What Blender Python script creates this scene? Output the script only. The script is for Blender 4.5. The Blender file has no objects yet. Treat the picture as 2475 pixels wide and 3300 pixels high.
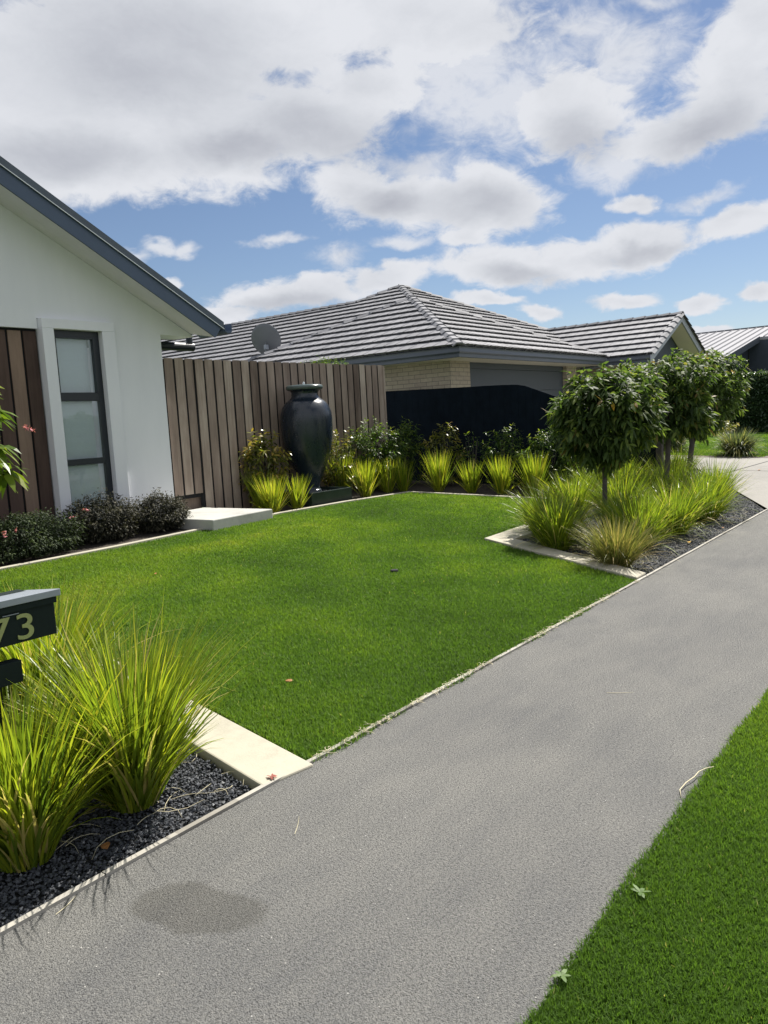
import bpy, math, random
import numpy as np
from mathutils import Matrix, Vector
C = bpy.context.scene.collection
rad = math.radians
SUN_AZ, SUN_EL = 1.0, 50.0

# ------------------------------------------------------------------ camera
R = np.array([[0.61359193, -0.12687345, 0.77936389],
              [-0.78774063, -0.03023796, 0.61526446],
              [-0.05449435, -0.99145791, -0.11849714]])
cam = bpy.data.cameras.new('camera')
cam.sensor_fit = 'HORIZONTAL'; cam.sensor_width = 36.0; cam.lens = 36.0 * 2480 / 2475
cam.clip_start = 0.05; cam.clip_end = 3000
camo = bpy.data.objects.new('camera', cam); C.objects.link(camo)
M = Matrix.Identity(4)
for i in range(3):
    M[i][0] = R[i][0]; M[i][1] = -R[i][1]; M[i][2] = -R[i][2]
M[2][3] = 1.5
camo.matrix_world = M
bpy.context.scene.camera = camo

# ------------------------------------------------------------------ world and sun
vs = bpy.context.scene.view_settings
vs.view_transform = 'Standard'; vs.look = 'None'; vs.gamma = 1.0; vs.exposure = 0.88; vs.use_curve_mapping = False

CLOUDS = [(48.5, 19.0, 8.0, 3.4, 0), (38.0, 22.6, 5.0, 2.4, 0), (56.4, 22.1, 14.8, 6.3, -4), (56.0, 18.0, 11.7, 2.9, -3), (42.0, 20.2, 6.6, 3.8, 2), (47.0, 25.8, 14.3, 3.7, -1), (33.2, 25.6, 10.3, 2.7, 5), (37.0, 15.4, 6.0, 2.5, 8), (29.5, 14.5, 4.7, 2.6, 5), (13.9, 19.2, 4.1, 4.0, -9), (16.6, 17.6, 5.6, 2.0, 0), (12.2, 22.0, 3.0, 2.6, 13), (24.0, 19.5, 4.4, 3.2, 8), (19.0, 11.3, 4.3, 1.5, -1), (23.6, 10.4, 4.0, 1.4, -2), (13.5, 11.5, 3.5, 1.1, 3), (28.7, 10.0, 4.8, 1.8, 5), (43.4, 9.3, 6.2, 1.5, -4), (37.4, 9.9, 3.6, 1.0, -6), (30.1, 7.7, 3.0, 0.6, 9), (26.1, 6.7, 1.9, 0.6, 5), (20.5, 7.5, 2.9, 0.7, -3), (15.5, 7.0, 2.0, 0.6, 6), (11.9, 7.1, 1.4, 0.8, 7), (19.5, 13.7, 2.1, 0.8, 0), (52.4, 10.6, 1.0, 0.5, 0), (31.6, 12.2, 1.9, 0.9, 4), (49.1, 8.0, 3.8, 1.0, 2), (15.2, 5.2, 1.7, 0.4, 6)]
WISPS = [(27.5, 20.5, 6.5, 3.2, -10), (21.0, 22.5, 5.0, 2.4, 0), (34.5, 17.2, 3.5, 1.2, 0), (15.5, 13.3, 2.4, 0.6, 0), (30.0, 27.0, 9.0, 2.5, 0), (36.5, 12.3, 2.2, 0.5, 0), (29.4, 23.5, 7.1, 4.1, -21), (23.8, 24.1, 3.9, 1.5, 9), (44.8, 13.0, 2.4, 0.4, -3), (52.8, 12.7, 1.5, 0.4, 10), (20.7, 16.3, 3.5, 1.7, 8), (40.3, 11.5, 2.0, 1.2, 3), (51.3, 12.4, 0.9, 0.4, 0), (55.0, 12.4, 0.9, 0.5, -1), (22.1, 22.1, 2.5, 1.3, 9), (18.8, 24.3, 3.2, 0.7, 11)]
GREYS = [(52.4, 23.9, 8.1, 3.9, 6), (40.4, 19.2, 7.0, 2.0, 7), (31.1, 14.4, 3.8, 1.4, 5), (15.2, 17.5, 3.1, 1.6, 1), (47.0, 18.5, 5.4, 1.4, 0), (36.4, 15.0, 2.9, 1.2, 3), (59.7, 18.1, 5.9, 1.6, -4), (27.8, 9.4, 3.2, 0.8, 5), (19.3, 10.7, 2.9, 0.6, -1), (23.4, 17.8, 2.7, 1.4, 8), (43.5, 8.5, 4.6, 0.8, 2)]

def build_world():
    w = bpy.data.worlds.new('World'); bpy.context.scene.world = w; w.use_nodes = True
    nt = w.node_tree; N = nt.nodes; L = nt.links; N.clear()
    def nd(t, **k):
        n = N.new(t)
        for a, b in k.items(): setattr(n, a, b)
        return n
    def math_(op, a, b=None, c=None, clamp=False):
        n = nd('ShaderNodeMath', operation=op, use_clamp=clamp)
        for i, v in enumerate((a, b, c)):
            if v is None: continue
            if isinstance(v, (int, float)): n.inputs[i].default_value = v
            else: L.new(v, n.inputs[i])
        return n.outputs[0]
    def vmath(op, a, b=None):
        n = nd('ShaderNodeVectorMath', operation=op)
        for i, v in enumerate((a, b)):
            if v is None: continue
            if isinstance(v, tuple): n.inputs[i].default_value = v
            else: L.new(v, n.inputs[i])
        return n
    def smooth(v, lo, hi):
        n = nd('ShaderNodeMapRange', interpolation_type='SMOOTHSTEP'); n.clamp = True
        L.new(v, n.inputs[0]); n.inputs[1].default_value = lo; n.inputs[2].default_value = hi
        return n.outputs[0]
    def noise(vec, scale, detail, rough=0.55, dist=0.0):
        n = nd('ShaderNodeTexNoise', noise_dimensions='3D'); L.new(vec, n.inputs['Vector'])
        n.inputs['Scale'].default_value = scale; n.inputs['Detail'].default_value = detail
        n.inputs['Roughness'].default_value = rough; n.inputs['Distortion'].default_value = dist
        return n
    tc = nd('ShaderNodeTexCoord'); d = tc.outputs['Generated']
    # stretch the vertical so clouds flatten towards the horizon
    mp = nd('ShaderNodeMapping'); L.new(d, mp.inputs[0]); mp.inputs['Scale'].default_value = (1, 1, 1.7)
    ds = mp.outputs[0]
    wn = noise(ds, 5.0, 5.0)
    wv = vmath('SUBTRACT', wn.outputs['Color'], (0.5, 0.5, 0.5))
    sc = nd('ShaderNodeVectorMath', operation='SCALE'); L.new(wv.outputs[0], sc.inputs[0]); sc.inputs['Scale'].default_value = 0.07
    wn2 = noise(ds, 22.0, 4.0)
    wv2 = vmath('SUBTRACT', wn2.outputs['Color'], (0.5, 0.5, 0.5))
    sc2 = nd('ShaderNodeVectorMath', operation='SCALE'); L.new(wv2.outputs[0], sc2.inputs[0]); sc2.inputs['Scale'].default_value = 0.022
    dw = vmath('ADD', d, sc.outputs[0]).outputs[0]
    dw = vmath('ADD', dw, sc2.outputs[0]).outputs[0]
    def field(lst, k):
        cur = None
        for az, el, ra, rb, ang in lst:
            az, el, ang = rad(az), rad(el), rad(ang)
            c = Vector((math.cos(el) * math.cos(az), math.cos(el) * math.sin(az), math.sin(el)))
            e = Vector((-math.sin(az), math.cos(az), 0)); n = c.cross(e)
            u = e * math.cos(ang) + n * math.sin(ang); v = c.cross(u)
            rot = Matrix((u, v, c)).transposed().to_euler()
            m = nd('ShaderNodeMapping', vector_type='TEXTURE'); L.new(dw, m.inputs[0])
            m.inputs['Location'].default_value = c; m.inputs['Rotation'].default_value = rot
            m.inputs['Scale'].default_value = (rad(ra), rad(rb), 1.0)
            ln = vmath('LENGTH', m.outputs[0]).outputs['Value']
            cur = ln if cur is None else math_('SMOOTH_MIN', cur, ln, k)
        return cur
    F = field(CLOUDS, 0.2); Wf = field(WISPS, 0.2); Gf = field(GREYS, 0.3)
    # everywhere else in the sky: broken cloud from noise, kept off the stretch described above
    gn = noise(ds, 2.6, 7.0, 0.55)
    gl = math_('MULTIPLY_ADD', gn.outputs['Fac'], -7.0, 4.0)
    vd = vmath('DOT_PRODUCT', d, (0.79, 0.60, 0.16)).outputs['Value']
    gl = math_('ADD', gl, math_('MULTIPLY', smooth(vd, 0.62, 0.80), 4.0))
    F = math_('SMOOTH_MIN', F, gl, 0.2)
    n1 = noise(ds, 9.0, 9.0, 0.58, 0.2).outputs['Fac']
    n2 = noise(ds, 24.0, 9.0, 0.66, 0.5).outputs['Fac']
    fb = math_('ADD', math_('MULTIPLY_ADD', n1, 1.25, -0.60), math_('MULTIPLY_ADD', n2, 0.95, -0.46))
    dens = math_('SUBTRACT', 1.0, math_('ADD', F, fb))          # >0 inside
    a1 = smooth(dens, -0.12, 0.34)
    dw_ = math_('SUBTRACT', 1.0, math_('ADD', Wf, math_('MULTIPLY', fb, 1.7)))
    a2 = math_('MULTIPLY', smooth(dw_, -0.35, 0.8), 0.88)
    alpha = math_('MAXIMUM', a1, a2)
    thick = smooth(math_('SUBTRACT', 1.15, math_('ADD', Gf, math_('MULTIPLY', fb, 0.8))), -0.45, 0.95)
    body = smooth(dens, 0.2, 1.1)
    grey = math_('ADD', math_('MULTIPLY', thick, 0.64), math_('MULTIPLY', body, 0.22), clamp=True)
    # billows: light and dark lumps inside the cloud
    bl = noise(ds, 9.0, 5.0, 0.5, 0.3).outputs['Fac']
    grey = math_('ADD', grey, math_('MULTIPLY_ADD', bl, 1.1, -0.53), clamp=True)
    grey = math_('ADD', grey, math_('MULTIPLY_ADD', n2, 0.7, -0.35), clamp=True)
    cr = nd('ShaderNodeValToRGB'); L.new(grey, cr.inputs[0])
    el_ = cr.color_ramp.elements
    el_[0].position = 0.0; el_[0].color = (8.4, 8.6, 9.1, 1); el_[1].position = 1.0; el_[1].color = (4.9, 5.1, 5.75, 1)
    e2 = cr.color_ramp.elements.new(0.45); e2.color = (6.9, 7.15, 7.7, 1)
    sky = nd('ShaderNodeTexSky', sky_type='NISHITA'); sky.sun_disc = False
    sky.sun_elevation = rad(SUN_EL); sky.sun_rotation = rad(90 - SUN_AZ)
    sky.air_density = 1.0; sky.dust_density = 0.2; sky.ozone_density = 3.0
    mx = nd('ShaderNodeMix', data_type='RGBA'); L.new(alpha, mx.inputs[0]); tn = nd('ShaderNodeMix', data_type='RGBA', blend_type='MULTIPLY'); tn.inputs[0].default_value = 1.0; L.new(sky.outputs[0], tn.inputs[6]); tn.inputs[7].default_value = (0.98, 0.94, 0.96, 1); L.new(tn.outputs[2], mx.inputs[6]); L.new(cr.outputs[0], mx.inputs[7])
    bg = nd('ShaderNodeBackground'); bg.inputs[1].default_value = 0.05
    L.new(mx.outputs[2], bg.inputs[0])
    out = nd('ShaderNodeOutputWorld'); L.new(bg.outputs[0], out.inputs[0])
    w.cycles.sampling_method = 'MANUAL'; w.cycles.sample_map_resolution = 512
build_world()

sun = bpy.data.lights.new('sun', 'SUN'); sun.energy = 4.8; sun.angle = rad(0.55); sun.color = (1.0, 0.95, 0.87)
suno = bpy.data.objects.new('sun', sun); C.objects.link(suno)
sdir = Vector((math.cos(rad(SUN_EL)) * math.cos(rad(SUN_AZ)), math.cos(rad(SUN_EL)) * math.sin(rad(SUN_AZ)), math.sin(rad(SUN_EL))))
suno.rotation_euler = sdir.to_track_quat('Z', 'Y').to_euler(); suno.location = (20, 3, 30)
bpy.context.scene.cycles.max_bounces = 8
bpy.context.scene.cycles.transparent_max_bounces = 8

# ------------------------------------------------------------------ helpers
def G(y):                       # ground profile across the street: flat path, rising garden
    y = np.asarray(y, float)
    return np.where(y < 2.33, 0.0, np.minimum((y - 2.33) * 0.035, 0.36))
def g(y): return float(G(y))

def tag(o, label=None, cat=None, group=None, kind=None):
    if label: o['label'] = label
    if cat: o['category'] = cat
    if group: o['group'] = group
    if kind: o['kind'] = kind
    return o
def empty(name, loc, label, cat, group=None):
    o = bpy.data.objects.new(name, None); C.objects.link(o); o.location = loc
    o.empty_display_size = 0.1
    return tag(o, label, cat, group)
def npmesh(name, V, F, mat, parent=None, tint=None, smooth=False, world=True):
    """V (n,3); F list of (m,k) int arrays; parent offset is subtracted so V may be given in world space"""
    me = bpy.data.meshes.new(name)
    V = np.asarray(V, np.float32)
    if parent is not None and world:
        off = Vector((0, 0, 0)); p = parent
        while p is not None: off += p.location; p = p.parent
        V = V - np.array(off, np.float32)
    F = [np.asarray(f, np.int32) for f in F if len(f)]
    me.vertices.add(len(V)); me.vertices.foreach_set('co', V.ravel())
    nl = sum(f.size for f in F); npy = sum(len(f) for f in F)
    me.loops.add(nl); me.polygons.add(npy)
    me.loops.foreach_set('vertex_index', np.concatenate([f.ravel() for f in F]))
    st = []; s = 0
    for f in F:
        st.append(s + np.arange(len(f)) * f.shape[1]); s += f.size
    me.polygons.foreach_set('loop_start', np.concatenate(st).astype(np.int32))
    me.polygons.foreach_set('use_smooth', np.full(npy, bool(smooth)))
    if tint is not None:
        a = me.attributes.new('tint', 'FLOAT', 'POINT'); a.data.foreach_set('value', np.asarray(tint, np.float32))
    me.update(calc_edges=True); me.validate()
    if mat: me.materials.append(mat)
    o = bpy.data.objects.new(name, me); C.objects.link(o); o.parent = parent
    return o

class MB:
    def __init__(s): s.v = []; s.f = {}; s.t = []; s.cur = 0.5
    def add(s, vs, fs, tint=None):
        b = len(s.v); s.v += [tuple(map(float, p)) for p in vs]; s.t += [s.cur if tint is None else tint] * len(vs)
        for f in fs: s.f.setdefault(len(f), []).append([b + i for i in f])
        return s
    def box(s, x0, y0, z0, x1, y1, z1, tint=None):
        v = [(x0, y0, z0), (x1, y0, z0), (x1, y1, z0), (x0, y1, z0), (x0, y0, z1), (x1, y0, z1), (x1, y1, z1), (x0, y1, z1)]
        return s.add(v, [(0, 3, 2, 1), (4, 5, 6, 7), (0, 1, 5, 4), (1, 2, 6, 5), (2, 3, 7, 6), (3, 0, 4, 7)], tint)
    def quad(s, a, b, c, d, tint=None): return s.add([a, b, c, d], [(0, 1, 2, 3)], tint)
    def prism(s, pts, vec, tint=None):       # closed polygon extruded by vec
        n = len(pts); p2 = [tuple(p[i] + vec[i] for i in range(3)) for p in pts]
        fs = [tuple(range(n))[::-1], tuple(range(n, 2 * n))] + [(i, (i + 1) % n, n + (i + 1) % n, n + i) for i in range(n)]
        return s.add(list(pts) + p2, fs, tint)
    def tube(s, pts, rs, n=8, tint=None, cap=True):
        pts = [Vector(p) for p in pts]; vs = []; fs = []
        if isinstance(rs, (int, float)): rs = [rs] * len(pts)
        for i, p in enumerate(pts):
            t = (pts[min(i + 1, len(pts) - 1)] - pts[max(i - 1, 0)]).normalized()
            a = t.orthogonal().normalized() if i == 0 else (a - t * a.dot(t)).normalized()
            b = t.cross(a)
            for k in range(n):
                q = 2 * math.pi * k / n
                vs.append(p + (a * math.cos(q) + b * math.sin(q)) * rs[i])
        for i in range(len(pts) - 1):
            for k in range(n):
                fs.append((i * n + k, i * n + (k + 1) % n, (i + 1) * n + (k + 1) % n, (i + 1) * n + k))
        if cap: fs += [tuple(range(n))[::-1], tuple(range((len(pts) - 1) * n, len(pts) * n))]
        return s.add(vs, fs, tint)
    def lathe(s, prof, c, n=48, tint=None):
        vs = []; fs = []
        for r, z in prof:
            for k in range(n):
                q = 2 * math.pi * k / n; vs.append((c[0] + r * math.cos(q), c[1] + r * math.sin(q), c[2] + z))
        for i in range(len(prof) - 1):
            for k in range(n): fs.append((i * n + k, i * n + (k + 1) % n, (i + 1) * n + (k + 1) % n, (i + 1) * n + k))
        return s.add(vs, fs, tint)
    def build(s, name, mat, parent=None, smooth=False, bevel=0):
        F = [np.array(f) for f in s.f.values()]
        o = npmesh(name, np.array(s.v), F, mat, parent, s.t, smooth)
        if bevel:
            m = o.modifiers.new('bevel', 'BEVEL'); m.width = bevel; m.segments = 2; m.limit_method = 'ANGLE'; m.angle_limit = rad(40)
        return o

# ------------------------------------------------------------------ materials
class NT:
    def __init__(s, name):
        s.m = bpy.data.materials.new(name); s.m.use_nodes = True; s.nt = s.m.node_tree; s.N = s.nt.nodes; s.L = s.nt.links
        s.N.clear(); s.out = s.N.new('ShaderNodeOutputMaterial'); s.p = s.N.new('ShaderNodeBsdfPrincipled')
        s.L.new(s.p.outputs[0], s.out.inputs[0]); s.tc = s.N.new('ShaderNodeTexCoord')
    def set(s, inp, v):
        i = s.p.inputs[inp]
        if hasattr(v, 'node'): s.L.new(v, i)
        else: i.default_value = v if not isinstance(v, tuple) or len(v) == 4 else (*v, 1)
    def map(s, scale=(1, 1, 1), src='Object', rot=(0, 0, 0), loc=(0, 0, 0)):
        m = s.N.new('ShaderNodeMapping'); v = s.tc.outputs[src] if isinstance(src, str) else src
        s.L.new(v, m.inputs[0]); m.inputs['Scale'].default_value = scale; m.inputs['Rotation'].default_value = rot; m.inputs['Location'].default_value = loc
        return m.outputs[0]
    def pos(s): return s.N.new('ShaderNodeNewGeometry').outputs['Position']
    def noise(s, vec, scale, detail=4, rough=0.5, dist=0, out='Fac'):
        n = s.N.new('ShaderNodeTexNoise'); s.L.new(vec, n.inputs['Vector']); n.inputs['Scale'].default_value = scale
        n.inputs['Detail'].default_value = detail; n.inputs['Roughness'].default_value = rough; n.inputs['Distortion'].default_value = dist
        return n.outputs[out]
    def voro(s, vec, scale, feature='F1', out='Distance'):
        n = s.N.new('ShaderNodeTexVoronoi'); n.feature = feature; s.L.new(vec, n.inputs['Vector']); n.inputs['Scale'].default_value = scale
        return n.outputs[out]
    def ramp(s, v, stops, interp='LINEAR'):
        r = s.N.new('ShaderNodeValToRGB'); s.L.new(v, r.inputs[0]); e = r.color_ramp.elements; r.color_ramp.interpolation = interp
        while len(e) < len(stops): e.new(0.5)
        for i, (p, c) in enumerate(stops):
            e[i].position = p; e[i].color = (*c, 1) if isinstance(c, tuple) else (c, c, c, 1)
        return r.outputs[0]
    def math(s, op, a, b=0.0, c=None, clamp=False):
        n = s.N.new('ShaderNodeMath'); n.operation = op; n.use_clamp = clamp
        for i, v in enumerate((a, b, c)):
            if v is None: continue
            if hasattr(v, 'node'): s.L.new(v, n.inputs[i])
            else: n.inputs[i].default_value = v
        return n.outputs[0]
    def mix(s, fac, a, b, mode='MIX'):
        n = s.N.new('ShaderNodeMix'); n.data_type = 'RGBA'; n.blend_type = mode
        for i, v in ((0, fac), (6, a), (7, b)):
            if hasattr(v, 'node'): s.L.new(v, n.inputs[i])
            else: n.inputs[i].default_value = v if i == 0 else (*v, 1) if isinstance(v, tuple) else (v, v, v, 1)
        return n.outputs[2]
    def attr(s, name='tint'):
        n = s.N.new('ShaderNodeAttribute'); n.attribute_name = name; return n.outputs['Fac']
    def bump(s, h, strength=0.3, dist=0.01):
        b = s.N.new('ShaderNodeBump'); s.L.new(h, b.inputs['Height']); b.inputs['Strength'].default_value = strength; b.inputs['Distance'].default_value = dist
        s.L.new(b.outputs[0], s.p.inputs['Normal']); return b

def plain(name, col, rough=0.5, var=0.12, scale=3.0, metal=0, bump=0, spec=None):
    t = NT(name); P = t.pos(); n = t.noise(P, scale, 6, 0.6); n2 = t.noise(P, scale * 14, 4, 0.6)
    f = t.math('ADD', t.math('MULTIPLY', n, 0.7), t.math('MULTIPLY', n2, 0.3))
    lo = tuple(max(c * (1 - var), 0) for c in col); hi = tuple(c * (1 + var) for c in col)
    t.set('Base Color', t.ramp(f, [(0.3, lo), (0.7, hi)])); t.set('Roughness', rough); t.set('Metallic', metal)
    if spec is not None: t.set('Specular IOR Level', spec)
    if bump: t.bump(n2, bump, 0.004)
    return t.m

def leafmat(name, stops, rough=0.4, trans=0.35, tcol=1.5, spec=0.5):
    t = NT(name); a = t.attr(); col = t.ramp(a, stops)
    t.set('Base Color', col); t.set('Roughness', rough); t.set('Specular IOR Level', spec)
    tr = t.N.new('ShaderNodeBsdfTranslucent'); bright = t.mix(1.0, col, (tcol, tcol * 1.05, tcol * 0.55), 'MULTIPLY'); t.L.new(bright, tr.inputs[0])
    mx = t.N.new('ShaderNodeMixShader'); mx.inputs[0].default_value = trans
    t.L.new(t.p.outputs[0], mx.inputs[1]); t.L.new(tr.outputs[0], mx.inputs[2]); t.L.new(mx.outputs[0], t.out.inputs[0])
    return t.m

def m_asphalt():
    t = NT('asphalt'); P = t.pos()
    big = t.noise(P, 0.9, 5, 0.55, 0.4); mid = t.noise(t.map((1, 3.0, 1), P), 2.2, 5, 0.6)
    v = t.voro(P, 210.0); grit = t.noise(P, 120, 6, 0.8); fine = t.noise(P, 70, 5, 0.75)
    base = t.ramp(t.math('ADD', t.math('MULTIPLY', big, 0.6), t.math('MULTIPLY', mid, 0.4)), [(0.36, (0.155, 0.156, 0.153)), (0.62, (0.218, 0.215, 0.200))])
    base = t.mix(t.math('MULTIPLY', t.ramp(grit, [(0.38, 1.0), (0.53, 0.0)]), 0.85), base, (0.034, 0.033, 0.034))
    base = t.mix(t.math('MULTIPLY', t.ramp(fine, [(0.5, 0.0), (0.75, 1.0)]), 0.5), base, (0.30, 0.29, 0.26))
    sp = t.voro(P, 95.0, out='Color'); sx = t.N.new('ShaderNodeSeparateColor'); t.L.new(sp, sx.inputs[0])
    d = t.voro(P, 95.0); dot = t.math('MULTIPLY', t.math('GREATER_THAN', sx.outputs[0], 0.985), t.math('LESS_THAN', d, 0.24))
    base = t.mix(t.math('MULTIPLY', dot, 0.8), base, (0.48, 0.47, 0.44))
    # damp oval stain
    st = t.map((1, 1, 1), P, rot=(0, 0, 0)); wob = t.noise(P, 6, 3, 0.5, out='Color')
    vm = t.N.new('ShaderNodeVectorMath'); vm.operation = 'MULTIPLY_ADD'; t.L.new(wob, vm.inputs[0]); vm.inputs[1].default_value = (0.10, 0.10, 0); t.L.new(P, vm.inputs[2])
    mp = t.N.new('ShaderNodeMapping'); mp.vector_type = 'TEXTURE'; t.L.new(vm.outputs[0], mp.inputs[0])
    mp.inputs['Location'].default_value = (1.375 + 0.05, 1.925 + 0.05, 0); mp.inputs['Rotation'].default_value = (0, 0, rad(-70)); mp.inputs['Scale'].default_value = (0.245, 0.125, 5)
    ln = t.N.new('ShaderNodeVectorMath'); ln.operation = 'LENGTH'; t.L.new(mp.outputs[0], ln.inputs[0])
    sm = t.ramp(ln.outputs['Value'], [(0.84, 1.0), (1.0, 0.0)])
    base = t.mix(t.math('MULTIPLY', sm, 0.42), base, (0.058, 0.055, 0.045))
    t.set('Base Color', base); t.set('Roughness', 0.9); t.set('Specular IOR Level', 0.25)
    h = t.math('ADD', grit, t.math('MULTIPLY', v, -0.8)); t.bump(h, 1.0, 0.006)
    return t.m
def m_concrete(name, col, scale=1.0):
    t = NT(name); P = t.pos(); a = t.noise(P, 1.7 * scale, 6, 0.6, 0.3); b = t.noise(P, 90, 4, 0.7); c = t.noise(P, 12, 6, 0.65)
    f = t.math('ADD', t.math('MULTIPLY', a, 0.5), t.math('ADD', t.math('MULTIPLY', b, 0.22), t.math('MULTIPLY', c, 0.28)))
    t.set('Base Color', t.ramp(f, [(0.34, tuple(x * 0.72 for x in col)), (0.5, col), (0.66, tuple(min(1, x * 1.13) for x in col))]))
    t.set('Roughness', 0.85); t.set('Specular IOR Level', 0.3); t.bump(t.math('ADD', b, c), 0.35, 0.003); return t.m
def m_wood(name, stops, zscale=1.2, rough=0.75):
    t = NT(name); P = t.pos(); a = t.attr()
    off = t.N.new('ShaderNodeCombineXYZ'); t.L.new(t.math('MULTIPLY', a, 37.0), off.inputs[2]); t.L.new(t.math('MULTIPLY', a, 11.0), off.inputs[0])
    vm = t.N.new('ShaderNodeVectorMath'); vm.operation = 'ADD'; t.L.new(P, vm.inputs[0]); t.L.new(off.outputs[0], vm.inputs[1])
    gr = t.noise(t.map((38, 38, zscale), vm.outputs[0]), 1.0, 6, 0.6, 1.2); blot = t.noise(t.map((5, 5, 1.5), vm.outputs[0]), 1.0, 4, 0.6)
    f = t.math('ADD', t.math('MULTIPLY', gr, 0.22), t.math('ADD', t.math('MULTIPLY', a, 0.46), t.math('MULTIPLY', blot, 0.34)))
    t.set('Base Color', t.ramp(f, stops)); t.set('Roughness', rough); t.set('Specular IOR Level', 0.3); t.bump(gr, 0.12, 0.002); return t.m
def m_brick():
    t = NT('cream_brick'); gm = t.N.new('ShaderNodeNewGeometry'); sx = t.N.new('ShaderNodeSeparateXYZ'); t.L.new(gm.outputs['Position'], sx.inputs[0])
    nx = t.N.new('ShaderNodeSeparateXYZ'); t.L.new(gm.outputs['Normal'], nx.inputs[0])
    k = t.math('GREATER_THAN', t.math('ABSOLUTE', nx.outputs[0]), 0.5)
    u = t.math('ADD', t.math('MULTIPLY', sx.outputs[1], k), t.math('MULTIPLY', sx.outputs[0], t.math('SUBTRACT', 1.0, k)))
    cb = t.N.new('ShaderNodeCombineXYZ'); t.L.new(u, cb.inputs[0]); t.L.new(sx.outputs[2], cb.inputs[1])
    b = t.N.new('ShaderNodeTexBrick'); t.L.new(cb.outputs[0], b.inputs['Vector']); b.inputs['Scale'].default_value = 1.0
    b.inputs['Brick Width'].default_value = 0.30; b.inputs['Row Height'].default_value = 0.086; b.inputs['Mortar Size'].default_value = 0.006
    b.inputs['Mortar Smooth'].default_value = 0.2; b.inputs['Bias'].default_value = 0.0
    b.inputs['Color1'].default_value = (0.50, 0.44, 0.33, 1); b.inputs['Color2'].default_value = (0.42, 0.36, 0.28, 1); b.inputs['Mortar'].default_value = (0.20, 0.19, 0.17, 1)
    n = t.noise(cb.outputs[0], 14, 5, 0.6)
    t.set('Base Color', t.mix(0.5, b.outputs['Color'], t.ramp(n, [(0.3, 0.62), (0.7, 1.0)]), 'MULTIPLY')); t.set('Roughness', 0.85)
    t.bump(t.math('ADD', t.math('MULTIPLY', b.outputs['Fac'], -1.0), t.math('MULTIPLY', n, 0.25)), 0.6, 0.008); return t.m
def m_stucco():
    t = NT('white_plaster'); P = t.pos(); a = t.noise(P, 0.8, 4, 0.5); b = t.noise(P, 120, 3, 0.6); c = t.noise(t.map((2.5, 2.5, 0.5), P), 1.5, 4, 0.6)
    t.set('Base Color', t.ramp(t.math('ADD', t.math('MULTIPLY', a, 0.5), t.math('MULTIPLY', c, 0.5)), [(0.3, (0.70, 0.715, 0.75)), (0.7, (0.79, 0.80, 0.83))]))
    t.set('Roughness', 0.8); t.bump(b, 0.25, 0.002); return t.m
def m_tile():
    t = NT('concrete_roof_tile'); P = t.pos(); a = t.attr(); n = t.noise(P, 3, 5, 0.6); n2 = t.noise(P, 40, 4, 0.6)
    f = t.math('ADD', t.math('MULTIPLY', a, 0.4), t.math('ADD', t.math('MULTIPLY', n, 0.35), t.math('MULTIPLY', n2, 0.25)))
    t.set('Base Color', t.ramp(f, [(0.25, (0.16, 0.163, 0.178)), (0.7, (0.24, 0.242, 0.26))])); t.set('Roughness', 0.75); t.set('Specular IOR Level', 0.35); t.bump(n2, 0.2, 0.003); return t.m
def m_glass():
    t = NT('window_glass'); t.N.remove(t.p)
    tr = t.N.new('ShaderNodeBsdfTransparent'); tr.inputs[0].default_value = (0.92, 0.97, 0.98, 1)
    gl = t.N.new('ShaderNodeBsdfGlossy'); gl.inputs['Roughness'].default_value = 0.02; gl.inputs[0].default_value = (0.9, 0.95, 1, 1)
    fr = t.N.new('ShaderNodeFresnel'); fr.inputs[0].default_value = 1.6
    mx = t.N.new('ShaderNodeMixShader'); t.L.new(t.math('MULTIPLY_ADD', fr.outputs[0], 1.0, 0.02, True), mx.inputs[0]); t.L.new(tr.outputs[0], mx.inputs[1]); t.L.new(gl.outputs[0], mx.inputs[2])
    t.L.new(mx.outputs[0], t.out.inputs[0]); return t.m
def m_vase():
    t = NT('glazed_ceramic'); P = t.pos(); n = t.noise(t.map((1, 1, 0.45), P), 7, 6, 0.65, 0.6); f = t.noise(P, 55, 4, 0.6)
    t.set('Base Color', t.ramp(t.math('ADD', t.math('MULTIPLY', n, 0.75), t.math('MULTIPLY', f, 0.25)), [(0.35, (0.008, 0.014, 0.024)), (0.6, (0.012, 0.020, 0.032)), (0.78, (0.022, 0.030, 0.034))]))
    t.set('Roughness', t.ramp(n, [(0.3, 0.24), (0.7, 0.32)])); t.set('Specular IOR Level', 0.6); t.bump(t.noise(P, 6, 2, 0.5), 0.04, 0.01); return t.m
def m_gravel(name, c0, c1):
    t = NT(name); P = t.pos(); v = t.voro(P, 70, out='Color'); sx = t.N.new('ShaderNodeSeparateColor'); t.L.new(v, sx.inputs[0]); d = t.voro(P, 70)
    t.set('Base Color', t.mix(t.ramp(d, [(0.2, 0.0), (0.7, 1.0)]), t.ramp(sx.outputs[0], [(0.0, c0), (1.0, c1)]), tuple(x * 0.3 for x in c0))); t.set('Roughness', 0.85)
    t.bump(t.math('MULTIPLY', d, -1.0), 1.0, 0.012); return t.m
def m_stone():
    t = NT('dark_stone_chip'); a = t.attr(); P = t.pos(); n = t.noise(P, 130, 3, 0.6)
    t.set('Base Color', t.ramp(t.math('ADD', t.math('MULTIPLY', a, 0.75), t.math('MULTIPLY', n, 0.25)), [(0.1, (0.022, 0.025, 0.032)), (0.7, (0.085, 0.092, 0.105)), (0.93, (0.22, 0.225, 0.23))])); t.set('Roughness', 0.75); return t.m
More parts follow.
